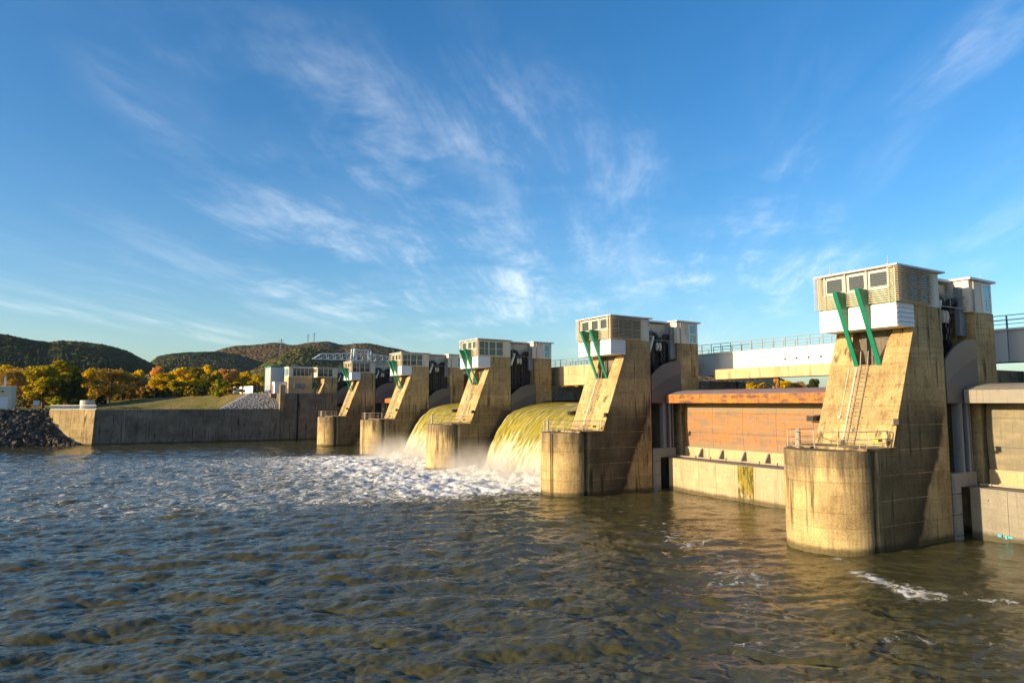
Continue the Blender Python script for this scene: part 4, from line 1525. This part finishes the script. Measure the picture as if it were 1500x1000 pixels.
gh = thing('glazed_control_house', 'concrete control house with a glazed upper storey beside the bank tower', 'building', (43, 187, DECK))
GO = (43, 187, DECK)
MB().bev(39.1, 45.3, 185.6, 191, DECK, 16.4, 0.05).build('wall', M['beam'], gh, GO)
MB().box(39.2, 45.3, 185.7, 191, 16.402, 18.9).build('upper_storey', M['cream'], gh, GO)
MB().box(38.95, 45.45, 185.4, 191.2, 18.93, 19.12).build('roof', M['roof'], gh, GO)
for i in range(5):
    x = 40.2 + i * 1.02
    fr = MB().box(x, x + 0.95, 185.64, 185.698, 16.6, 18.75).build('window', M['slat'], gh, GO)
    MB().box(x + 0.06, x + 0.89, 185.60, 185.638, 16.68, 18.68).build('pane', M['glass'], fr, GO)
for i in range(2):
    y = 186.0 + i * 2.2
    fr = MB().box(39.13, 39.198, y, y + 1.9, 16.7, 18.7).build('window', M['slat'], gh, GO)
    MB().box(39.09, 39.128, y + 0.1, y + 0.9, 16.8, 18.6).build('pane', M['glass_teal'], fr, GO)
    MB().box(39.09, 39.128, y + 1.0, y + 1.8, 16.8, 18.6).build('pane', M['glass_teal'], fr, GO)
for x in (40.6, 42.2):
    MB().box(x, x + 1.2, 185.30, 185.59, 13.4, 14.6).build('air_unit', M['bluegrey'], gh, GO)

# gantry crane with a lattice boom over the last bay
cr = thing('gantry_crane', 'pale lattice boom of a gantry crane above the farthest piers', 'crane', (59, 190, DECK))
CO = (59, 190, DECK)
for y in (189.0, 191.0):
    b = MB()
    top = [(46.4, 21.6), (48.4, 23.0), (52, 23.2), (57.4, 23.5), (62.5, 23.6), (67, 23.1), (72, 22.4)]
    b.tube([(x, y, z) for x, z in top], 0.085, 6)
    b.tube([(46.4, y, 21.6), (72, y, 21.75)], 0.09, 6)
    bo = b.build('boom_chord', M['boom'], cr, CO)
    xs = [48.4 + i * 1.95 for i in range(12)]
    tz = lambda x: float(np.interp(x, [p[0] for p in top], [p[1] for p in top]))
    for i, x in enumerate(xs):
        MB().tube([(x, y, 21.65), (x, y, tz(x))], 0.055, 5).build('lattice_bar', M['boom'], bo, CO)
        if i:
            MB().tube([(xs[i - 1], y, 21.65), (x, y, tz(x))], 0.05, 5).build('lattice_bar', M['boom'], bo, CO)
for x in (48.4, 52.3, 56.2, 60.1, 64, 68):
    MB().tube([(x, 189, 21.65), (x, 191, 21.65)], 0.08, 5).build('cross_bar', M['boom'], cr, CO)
for y in (188.8, 191.2):
    MB().tube([(56.6, y, DECK), (57.6, y, 24.8)], 0.2, 6).build('mast_leg', M['boom'], cr, CO)
    MB().tube([(59.2, y, DECK), (58.0, y, 24.8)], 0.2, 6).build('mast_leg', M['boom'], cr, CO)
    MB().tube([(62.6, y, DECK), (62.5, y, 24.4)], 0.18, 6).build('mast_leg', M['boom'], cr, CO)
    MB().tube([(57.8, y, 24.6), (62.5, y, 24.4)], 0.14, 6).build('tie_bar', M['boom'], cr, CO)
MB().tube([(57.7, 190, 24.5), (57.6, 190, 27.0)], [0.12, 0.03], 5).build('antenna', M['bluegrey'], cr, CO)
MB().box(55.8, 64, 188.0, 192, DECK - 1.0, DECK + 0.3).build('gantry_base', M['conc_dark'], cr, CO)

# white slatted fence, posts and vans by the deck
fe = thing('slatted_fence', 'white slatted fence panel at the top of the grassy levee', 'fence', (31, 196, DECK))
fa, fb = (28.9, 209), (31.5, 193.5)
pal = MB().box(-0.04, 0.04, -0.22, 0.22, 0, 2.0).mesh('paling', M['white'])
for i in range(30):
    k = i / 29
    o = obj('paling', pal, fe, (fa[0] + (fb[0] - fa[0]) * k - 31, fa[1] + (fb[1] - fa[1]) * k - 196, 0.05))
    o.rotation_euler = (0, 0, math.atan2(fb[0] - fa[0], -(fb[1] - fa[1])))
mf = thing('mesh_fence', 'dark thin wire fence on posts between the white fence and the hall', 'fence', (34, 194, DECK))
b = MB()
for h in (0.3, 1.0, 1.7, 2.1):
    b.tube([(31.8, 193.4, DECK + h), (36.2, 194.2, DECK + h)], 0.02, 4)
b.build('wire', M['galv'], mf, (34, 194, DECK))
for i in range(6):
    x = 31.8 + i * 0.88
    MB().box(x - 0.035, x + 0.035, 193.4 + i * 0.16, 193.47 + i * 0.16, DECK, DECK + 2.2).build('fence_post', M['galv'], mf, (34, 194, DECK))

# guard posts of the levee path fence
gf = thing('path_fence', 'low wire fence with thin posts along the top of the dark river wall', 'fence', (16, 183, BANK))
b = MB()
for h in (0.5, 0.95):
    b.tube([(-3, 183.2, BANK + h), (22, 183.2, BANK + h)], 0.015, 4)
b.build('wire', M['galv'], gf, (16, 183, BANK))
for i in range(13):
    x = -3 + i * 2.08
    MB().box(x - 0.03, x + 0.03, 183.17, 183.23, BANK, BANK + 1.05).build('fence_post', M['galv'], gf, (16, 183, BANK))

house = thing('pump_house', 'flat roofed pale house with a garage door at the left picture edge', 'house', (-25, 217, BANK))
UO = (-25, 217, BANK)
MB().box(-33, -23.0, 214, 222, BANK, 13.5).build('wall', M['house'], house, UO)
MB().box(-33.2, -22.8, 213.8, 222.2, 13.503, 13.75).build('roof', M['board'], house, UO)
MB().box(-26.8, -23.7, 213.93, 213.998, BANK + 0.1, 11.0).build('garage_door', M['door'], house, UO)
MB().box(-25.2, -24.7, 213.92, 213.998, 12.2, 12.6).build('vent', M['black'], house, UO)
MB().box(-25.0, -24.6, 216, 216.4, 13.7, 16.2).build('chimney', M['board'], house, UO)

sg = thing('bank_sign', 'small pale square sign on a post above the rocky bank', 'sign', (-15.9, 191.5, BANK))
MB().box(-15.94, -15.86, 191.46, 191.54, BANK - 0.2, BANK + 2.0).build('post', M['galv'], sg, (-15.9, 191.5, BANK))
MB().box(-16.5, -15.3, 191.40, 191.455, BANK + 1.0, BANK + 2.05).build('panel', M['signback'], sg, (-15.9, 191.5, BANK))
ck = thing('concrete_tank', 'small rounded concrete tank on the grass behind the wing wall railing', 'tank', (-6.2, 200, BANK))
MB().loft([[(-6.2 + 1.55 * k * math.cos(t), 200 + 1.1 * k * math.sin(t), z) for t in np.linspace(0, 2 * math.pi, 20, endpoint=False)] for z, k in ((BANK - 0.1, 1), (BANK + 1.9, 1), (BANK + 2.15, 0.97), (BANK + 2.2, 0.8))]).build('tank_shell', M['house'], ck, (-6.2, 200, BANK))

# ------------------------------------------------------------------ trees
def leaf_cloud(rg, blobs, count, size):
    """leaf-sized quads spread through lumpy volumes"""
    V, F = [], []
    wts = [b[3] ** 2 for b in blobs]
    tot = sum(wts)
    for (cx, cy, cz, r), w in zip(blobs, wts):
        for _ in range(int(count * w / tot)):
            d = Vector((rg.gauss(0, 1), rg.gauss(0, 1), rg.gauss(0, 1))).normalized()
            p = Vector((cx, cy, cz)) + d * r * (0.45 + 0.65 * rg.random() ** 0.6)
            u = Vector((rg.gauss(0, 1), rg.gauss(0, 1), rg.gauss(0, 1))).normalized()
            w2 = u.cross(d + Vector((rg.gauss(0, .4), rg.gauss(0, .4), rg.gauss(0, .4)))).normalized()
            s = size * rg.uniform(0.6, 1.3)
            o = len(V)
            V += [tuple(p + u * s), tuple(p + w2 * s * 0.7), tuple(p - u * s), tuple(p - w2 * s * 0.7)]
            F.append((o, o + 1, o + 2, o + 3))
    return V, F


def tree_proto(seed, spread=0.36, low=0.02, nb=40, leaves=6500, lsize=0.028, sparse=False):
    """unit-height tree: trunk with limbs, crown of clumped leaves"""
    rg = random.Random(seed)
    tr = MB()
    lean = (rg.uniform(-0.03, 0.03), rg.uniform(-0.03, 0.03))
    tr.tube([(0, 0, -0.02), (lean[0] * 0.4, lean[1] * 0.4, 0.2), (lean[0], lean[1], 0.5), (lean[0] * 1.5, lean[1] * 1.5, 0.8)], [0.026, 0.021, 0.014, 0.005], 7)
    blobs = []
    for i in range(nb):
        t = rg.random() ** 0.8
        z = low + 0.08 + (0.88 - low) * t
        rr = spread * math.sqrt(max(0.05, 1 - ((z - 0.48) / 0.52) ** 2)) * rg.uniform(0.25, 1.0)
        a = rg.uniform(0, 6.283)
        b = (rr * math.cos(a) + lean[0], rr * math.sin(a) + lean[1], z, rg.uniform(0.055, 0.125))
        blobs.append(b)
        z0 = max(0.12, z - rr * rg.uniform(0.7, 1.2))
        tr.tube([(lean[0] * z0 * 2, lean[1] * z0 * 2, z0), ((b[0]) * 0.55, b[1] * 0.55, (z0 + z) / 2 + 0.02), (b[0], b[1], b[2])], [0.011, 0.007, 0.002], 5)
    V, F = leaf_cloud(rg, blobs, leaves, lsize)
    me = bpy.data.meshes.new('crown')
    me.from_pydata(V, [], F)
    return tr.mesh('trunk', M['bark']), me


PROTO = {
    'round': [tree_proto(1), tree_proto(2, 0.40, 0.0, 44), tree_proto(3, 0.33, 0.05, 38)],
    'tall': [tree_proto(4, 0.20, 0.1, 26, 4200), tree_proto(5, 0.24, 0.15, 26, 4400)],
    'oak': [tree_proto(6, 0.46, 0.14, 50, 4600, 0.022), tree_proto(7, 0.44, 0.12, 50, 4600, 0.022)],
    'bush': [tree_proto(8, 0.55, 0.0, 26, 3800, 0.05), tree_proto(9, 0.6, 0.0, 24, 3400, 0.05)],
}
MESHC = {}


def crown_mesh(me, leaf):
    key = (me.name, leaf)
    if key not in MESHC:
        c = me.copy()
        c.materials.clear()
        c.materials.append(LEAF[leaf])
        MESHC[key] = c
    return MESHC[key]


def tree(form, leaf, x, y, h, wk, label, base=BANK, name='autumn_tree', group='trees of the far bank', cat='tree'):
    rg = random.Random(int(x * 131 + y * 17))
    tm, cm = rg.choice(PROTO[form])
    t = thing(name, label, cat, (x, y, base - 0.05), group)
    t.rotation_euler = (0, 0, rg.uniform(0, 6.28))
    t.scale = (h * wk, h * wk, h)
    obj('trunk', tm, t)
    obj('crown', crown_mesh(cm, leaf), t)
    return t


def px_x(px, Y):
    """world X on the line of sight measured off the photograph at depth Y"""
    az = math.atan((px - 750) / 1000.0) + R(30.0)
    return Y * math.tan(az)


TOPS = iter([537, 534, 538, 536, 536, 529, 545, 541, 538, 545, 546, 543, 548, 537, 545, 541, 538, 556, 538, 536, 548, 543, 541, 541, 558, 543, 549, 547, 552])


def bank_base(px):
    return float(np.interp(px, [100, 150, 205, 330, 420], [8.0, 8.6, 10.8, 11.3, 11.6]))


def bank_tree(px, Y, h, wk, form, leaf, label, base=None, **kw):
    x = px_x(px, Y)
    if base is None:
        base = bank_base(px)
        if form != 'bush':
            top = 9.5 + (590 - next(TOPS)) / math.hypot(1000, px - 750) * math.hypot(x, Y)
            h, wk = top - base, wk * h / (top - base)
    tree(form, leaf, x, Y, h * 0.95, wk * 1.1, label, base=base, **kw)


bank_tree(12, 275, 16.0, 1.15, 'oak', 'brown', 'brown-gold tree behind the pale house at the left edge')
bank_tree(2, 300, 18.0, 1.0, 'round', 'gold', 'gold tree top above the flat roof of the pale house')
bank_tree(38, 300, 17.5, 0.9, 'round', 'pale', 'pale brown tree between the house and the big yellow-green tree')
bank_tree(50, 310, 18.0, 0.7, 'round', 'olive', 'olive tree top just right of the pale house chimney')
bank_tree(66, 238, 14.5, 1.15, 'round', 'yellowgreen', 'left half of the big yellow-green tree near the sign')
bank_tree(92, 246, 16.2, 1.1, 'round', 'yellowgreen', 'biggest yellow-green tree, above the barred railing')
bank_tree(105, 236, 12.5, 0.75, 'round', 'dark', 'dark ivy-green tree standing against the big yellow-green tree')
bank_tree(133, 285, 16.0, 0.8, 'tall', 'gold', 'bright yellow slim tree left of the bare brown oak')
bank_tree(162, 252, 14.2, 1.05, 'oak', 'brown', 'spreading brown oak with a visible pale trunk')
bank_tree(150, 310, 16.5, 0.9, 'round', 'olive', 'olive tree hidden behind the spreading brown oak')
bank_tree(190, 300, 16.0, 0.9, 'oak', 'brown', 'thin brown tree right of the spreading oak')
bank_tree(202, 320, 18.0, 0.7, 'tall', 'gold', 'yellow tree top right of the thin brown tree')
bank_tree(215, 300, 15.5, 0.8, 'round', 'pale', 'pale silvery tree left of the yellow pair')
bank_tree(232, 340, 20.5, 0.8, 'tall', 'orange', 'orange-pink tall tree rising behind the yellow trees')
bank_tree(236, 270, 14.5, 0.95, 'round', 'gold', 'bright yellow round tree in the middle of the bank')
bank_tree(258, 350, 20.0, 0.8, 'tall', 'pale', 'pale silver tall tree behind the two yellow trees')
bank_tree(274, 290, 16.5, 0.95, 'round', 'gold', 'second bright yellow round tree, with a dark foot')
bank_tree(262, 262, 11.0, 0.9, 'round', 'yellowgreen', 'low yellow-green tree between the two yellow round trees')
bank_tree(288, 340, 21.0, 0.8, 'round', 'olive', 'tall olive tree behind the second yellow tree')
bank_tree(302, 360, 21.5, 0.6, 'tall', 'gold', 'slender gold tree standing tallest in the middle of the row')
bank_tree(305, 300, 15.0, 0.95, 'round', 'olive', 'olive tree right of the second yellow tree')
bank_tree(318, 330, 18.0, 0.75, 'tall', 'yellowgreen', 'slim yellow-green tree left of the orange-pink grove')
bank_tree(330, 385, 21.0, 0.9, 'round', 'orange', 'orange-pink tree behind the green bush of the levee')
bank_tree(345, 395, 20.5, 0.9, 'round', 'orange', 'pinkish tree behind the white slatted fence')
bank_tree(344, 310, 14.0, 0.8, 'round', 'gold', 'small gold tree left of the white slatted fence')
bank_tree(362, 340, 18.5, 0.8, 'round', 'gold', 'bright gold tree behind the white slatted fence')
bank_tree(378, 310, 16.0, 0.85, 'round', 'yellowgreen', 'yellow-green tree right of the bright gold tree')
bank_tree(393, 320, 16.5, 0.8, 'round', 'olive', 'olive tree partly behind the grey metal hall')
bank_tree(412, 340, 16.5, 0.9, 'round', 'olive', 'olive tree mostly hidden behind the grey metal hall')
# undergrowth
for i, (px, Y, h, lf, lb) in enumerate([
        (324, 206, 6.2, 'lime', 'round bright green bush on the grassy levee slope'),
        (85, 226, 3.4, 'lime', 'small lime bush at the foot of the big yellow-green tree'),
        (112, 222, 2.6, 'dark', 'dark low bush left of the concrete tank'),
        (150, 246, 3.4, 'dark', 'dark bush at the foot of the spreading oak'),
        (175, 262, 3.6, 'olive', 'olive bush right of the spreading oak trunk'),
        (195, 256, 3.8, 'brown', 'brown dry bush below the thin brown tree'),
        (214, 262, 4.6, 'orange', 'reddish bush left of the yellow round tree'),
        (245, 256, 3.6, 'dark', 'dark bush under the yellow round tree'),
        (262, 258, 4.0, 'olive', 'olive bush under the low yellow-green tree'),
        (285, 275, 5.0, 'dark', 'dark bush under the second yellow tree'),
        (304, 280, 5.2, 'dark', 'dark bush behind the levee left of the bright bush'),
        (32, 240, 3.6, 'pale', 'pale dry bush right of the house'),
        (42, 246, 4.2, 'brown', 'brown bush left of the big yellow-green tree'),
        (345, 290, 6.0, 'dark', 'dark bush left of the white fence'),
        (365, 300, 6.0, 'olive', 'olive bush behind the white fence'),
        (230, 300, 6.0, 'dark', 'dark thicket behind the yellow round tree'),
        (130, 300, 6.0, 'dark', 'dark thicket between the big tree and the oak'),
        (180, 320, 6.5, 'dark', 'dark thicket behind the thin brown tree'),
        (20, 320, 6.5, 'dark', 'dark thicket behind the pale house')]):
    bank_tree(px, Y, h, 1.0, 'bush', lf, lb, base=(9.8 if i == 0 else None), name='bush', group='bushes of the far bank', cat='bush')

rgb = random.Random(21)
ORD = 'first second third fourth fifth sixth seventh eighth ninth tenth eleventh twelfth thirteenth fourteenth'.split()
HL = ['dark', 'olive', 'brown', 'dark', 'yellowgreen', 'olive', 'dark']
for i in range(15):
    u = i / 14
    q = [Vector(p) for p in LC]
    p = q[0].lerp(q[1], u * 3) if u < 1 / 3 else q[1].lerp(q[2], u * 3 - 1) if u < 2 / 3 else q[2].lerp(q[3], u * 3 - 2)
    if i == 0:
        continue
    tree('bush', HL[i % 7], p.x - rgb.uniform(0, 1.5), p.y + rgb.uniform(-1, 3), rgb.uniform(2.2, 3.6), 1.5, ORD[i - 1] + ' hedge bush along the levee crest, counted from the white slatted fence', base=p.z - 0.4, name='hedge_bush', group='hedge along the levee crest', cat='bush')

# upstream bank trees seen under the footbridge and above the deck
UG = 'trees of the upstream bank'
for i, (px, Y, h, wk, f, lf, lb) in enumerate([
        (1098, 205, 7.5, 1.2, 'round', 'gold', 'low gold tree seen under the white bridge, nearest its left end'),
        (1118, 206, 7.4, 1.2, 'round', 'brown', 'low brown tree seen under the white bridge'),
        (1138, 200, 9.2, 0.8, 'tall', 'orange', 'tallest orange-gold tree seen under the white bridge'),
        (1150, 203, 8.6, 1.0, 'oak', 'gold', 'thin gold tree right of the tallest orange one under the bridge'),
        (1168, 202, 8.2, 1.1, 'oak', 'brown', 'thin brown tree seen under the right part of the white bridge'),
        (1191, 196, 9.0, 1.0, 'round', 'dark', 'dark green tree seen under the bridge beside the nearest pier'),
        (1480, 190, 16, 1.0, 'round', 'olive', 'olive tree glimpsed under the shade-grey bridge span'),
        (835, 215, 8.0, 1.1, 'round', 'gold', 'gold tree glimpsed under the tall beige beam'),
        (850, 214, 7.6, 1.1, 'round', 'olive', 'olive tree glimpsed under the tall beige beam')]):
    bank_tree(px, Y, h, wk, f, lf, lb, base=11.2, group=UG)


# ------------------------------------------------------------------ hills
def hill(name, pts, dist, depth, mat, seed, rough=6.0):
    """wooded ridge: (picture column, picture row) of the skyline turned into real heights at its distance"""
    xs = np.array([p[0] for p in pts], float)
    ys = np.array([p[1] for p in pts], float)
    az = np.arctan((xs - 750) / 1000.0) + R(30.0)
    el = (590 - ys) / np.hypot(1000, xs - 750)
    na, nt = 420, 60
    A = np.linspace(az[0], az[-1], na)
    E = np.interp(A, az, el)
    ker = np.hanning(9)
    E = np.convolve(np.pad(E, 4, 'edge'), ker / ker.sum(), 'valid')
    t = np.linspace(-1, 0.7, nt)
    rg = np.random.default_rng(seed)
    shape = np.where(t < 0, np.sin((t + 1) * math.pi / 2) ** 1.15, np.cos(t / 0.7 * math.pi / 2))
    Hh = E * dist + 9.5
    D = dist + t * depth
    AA, DD = np.meshgrid(A, D, indexing='ij')
    Z = (Hh[:, None] - BANK) * shape[None, :] + BANK - 1
    X = DD * np.sin(AA)
    Y = DD * np.cos(AA)
    nz = np.zeros_like(Z)
    for q in range(40):
        k = 2 * math.pi / rg.uniform(40, 900)
        th = rg.uniform(0, 6.28)
        nz += np.sin(X * k * math.cos(th) + Y * k * math.sin(th) + rg.uniform(0, 6.28)) * (0.012 / k) ** 0.85
    soft = np.clip(1 - np.abs(t) * 0 , 0, 1)
    lim = np.where(np.abs(t) < 0.06, 0.15, 1.0)
    Z = Z + nz / nz.std() * rough * shape[None, :] * lim[None, :] + rg.normal(size=Z.shape) * 0.6 * (shape[None, :] > 0.1)
    P = np.stack([X, Y, Z], -1).reshape(-1, 3)
    idx = np.arange(na * nt).reshape(na, nt)
    F = np.stack([idx[:-1, :-1], idx[1:, :-1], idx[1:, 1:], idx[:-1, 1:]], -1).reshape(-1, 4)
    me = bpy.data.meshes.new(name)
    me.from_pydata(P.tolist(), [], F.tolist())
    me.polygons.foreach_set('use_smooth', [True] * len(me.polygons))
    me.materials.append(M[mat])
    if me.polygons[10].normal.z < 0:
        me.flip_normals()
    tag(obj(name, me), kind='structure')


hill('near_hill', [(-420, 500), (-250, 488), (-120, 484), (0, 491), (35, 495), (70, 500), (88, 498), (120, 500), (150, 504), (185, 513), (210, 527), (236, 545), (265, 553), (300, 570), (330, 590)], 1500, 700, 'hill_near', 1, 12)
hill('green_hill', [(300, 585), (330, 568), (350, 550), (370, 541), (395, 528), (412, 519), (440, 515), (470, 521), (500, 526), (540, 535), (620, 550), (760, 570), (900, 588)], 1700, 650, 'hill_mid', 2, 10)
hill('shaded_hill', [(200, 545), (230, 521), (252, 517), (300, 515), (320, 515), (345, 518), (380, 528), (420, 545), (470, 570)], 2200, 550, 'hill_near', 4, 10)
hill('far_hill', [(180, 560), (240, 535), (300, 523), (322, 516), (345, 512), (380, 506), (400, 504), (430, 506), (455, 503), (480, 504), (500, 509), (520, 506), (540, 508), (565, 514), (600, 522), (700, 540), (820, 552), (980, 562), (1060, 556), (1085, 552), (1110, 553), (1135, 560), (1180, 572), (1300, 585)], 2800, 800, 'hill_far', 3, 14)


def pylon(px, dist, z, h, label):
    az = math.atan((px - 750) / 1000.0) + R(30.0)
    x, y = dist * math.sin(az), dist * math.cos(az)
    p = thing('power_pylon', label, 'pylon', (x, y, z), 'power pylons on the hills')
    b = MB()
    for sx, sy in ((-1, -1), (1, -1), (1, 1), (-1, 1)):
        b.tube([(sx * 3, sy * 3, -6), (sx * 1.0, sy * 1.0, h * 0.7), (0, 0, h)], 0.45, 4)
    b.build('tower', M['galv'], p)
    for k, w in ((0.68, 6), (0.80, 7.5), (0.92, 5)):
        MB().tube([(-w, 0, h * k), (w, 0, h * k)], 0.4, 4).build('cross_arm', M['galv'], p)
    return p


pylon(411, 1690, 128, 32, 'lattice pylon on the crest of the green hill')
pylon(459, 2790, 250, 36, 'lattice pylon on the far ridge, the taller of the pair')
pylon(450, 2800, 250, 30, 'lattice pylon on the far ridge, left of the taller one')
pylon(254, 2100, 110, 38, 'lattice pylon in the gap between the left hill and the shaded hill')


# ------------------------------------------------------------------ air
hz, t = newmat('thin valley haze')
v = t.n('ShaderNodeVolumePrincipled')
v.inputs['Color'].default_value = (0.62, 0.80, 1.0, 1)
v.inputs['Density'].default_value = 0.000022
v.inputs['Anisotropy'].default_value = 0.3
o = t.n('ShaderNodeOutputMaterial')
t.l(v.outputs[0], o.inputs['Volume'])
tag(MB().box(-4200, 9100, -3100, 9100, -5, 330).build('haze', hz), kind='stuff')
